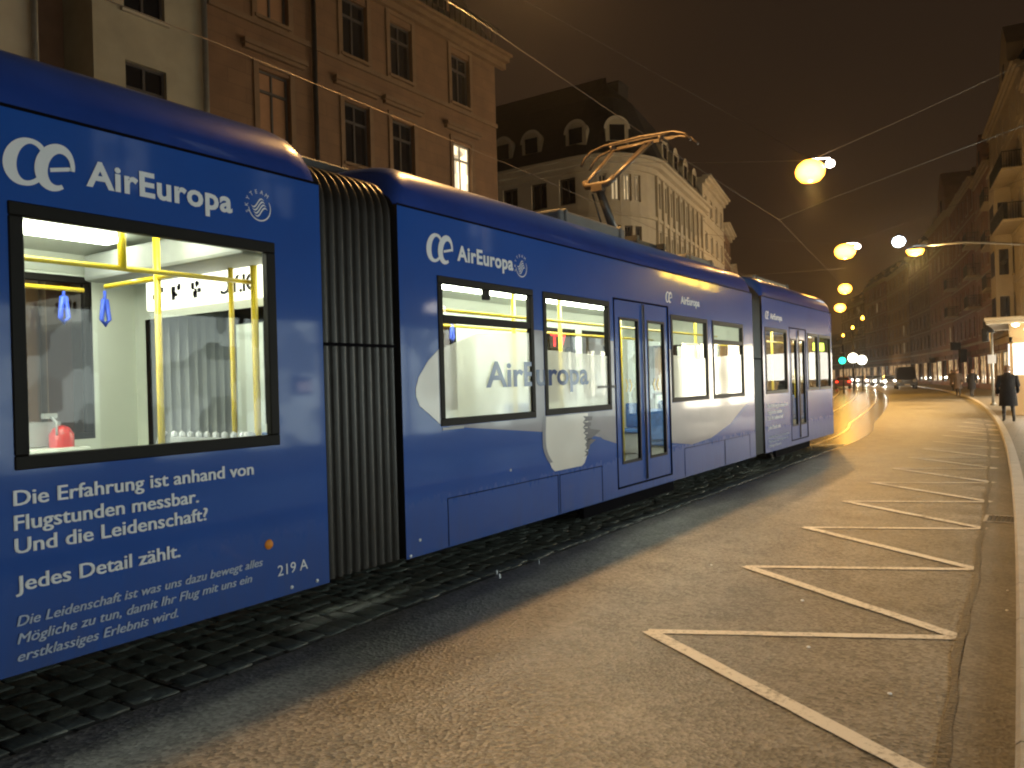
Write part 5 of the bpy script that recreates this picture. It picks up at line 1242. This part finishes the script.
# span wires
def wire(name, label, pts, r=.012, sag=.0, mat='copper', group=None):
    P = []
    for i in range(len(pts) - 1):
        a, c = Vector(pts[i]), Vector(pts[i + 1]); n = 10
        for k_ in range(n):
            t = k_ / n; p = a.lerp(c, t); p.z -= sag * 4 * t * (1 - t); P.append(p)
    P.append(Vector(pts[-1])); b = MB(); b.tube(P, r, 6); o = b.build(name, M[mat]); tag(o, label, 'wire', group); return o
for i, (loc, lab, pw, sz) in enumerate(LAMPS):
    xl, xr = (-17 if loc[1] < 26 else kx(loc[1]) - 14.5), kx(loc[1]) + 3.5
    names = ['rearmost', 'nearest visible', 'largest', 'second', 'third', 'farthest']
    wire('span_wire', 'span wire carrying the %s hanging lamp' % names[i], [(xl, loc[1], loc[2] + 2.0), (loc[0], loc[1], loc[2] + .32), (xr, loc[1], loc[2] + 2.9)], .007, .08, 'dark_steel' if i != 2 else 'zinc', 'span wires over the street')
wire('contact_wire', 'contact wire above the tram, touching its pantograph', [(-5.1, -20, 5.75), (-5.2, 7, 5.76), (-5.27, 11.8, 5.60), (-5.6, 20.5, 5.64), (tx(34), 34, 5.6), (tx(50), 50, 5.6), (tx(70), 70, 5.6), (tx(96), 96, 5.6)], .0045, 0, 'copper', 'tram contact wires')
wire('contact_wire', 'contact wire over the far track, crossing the sandstone house', [(-7.45, -20, 5.62), (-7.65, 5.6, 5.6), (-7.78, 8.9, 5.6), (-7.95, 12.5, 5.6), (-8.6, 22, 5.6), (tx(34) - 3, 34, 5.6), (tx(50) - 3, 50, 5.6), (tx(70) - 3, 70, 5.6)], .0055, 0, 'copper', 'tram contact wires')
wire('pull_off_wire', 'short wire pulling the contact wire towards the largest lamp', [(-5.62, 20.5, 5.63), (-4.4, 20.6, 6.0), (kx(21) + 3.5, 21, 7.8)], .007, 0, 'zinc')
wire('pull_off_wire', 'low wire from the corner house to the contact wire', [(-15.6, 33, 6.2), (-6.3, 32, 5.7)], .007, .05, 'zinc')
wire('span_wire', 'long bare wire rising across the sandstone house', [(-17, 9, 15.5), (-9, 30, 11.0), (-6.47, 27.55, 8.9)], .008, 0, 'dark_steel')

# ------------------------------------------------------------------ thin volume added to imitate lens bloom round the lamps
b = MB(); b.box(-420, 60, -60, 420, -1.1, 45); hz = b.build('bloom_haze', bpy.data.materials.new('bloom_volume')); hz['kind'] = 'stuff'
hm = hz.data.materials[0]; hm.use_nodes = True; hm.node_tree.nodes.clear()
ho = node(hm.node_tree, 'ShaderNodeOutputMaterial'); hv = node(hm.node_tree, 'ShaderNodeVolumePrincipled')
hv.inputs['Color'].default_value = (.9, .9, .9, 1); hv.inputs['Density'].default_value = .0006; hv.inputs['Anisotropy'].default_value = .88
hm.node_tree.links.new(hv.outputs[0], ho.inputs['Volume'])
bpy.context.view_layer.update()
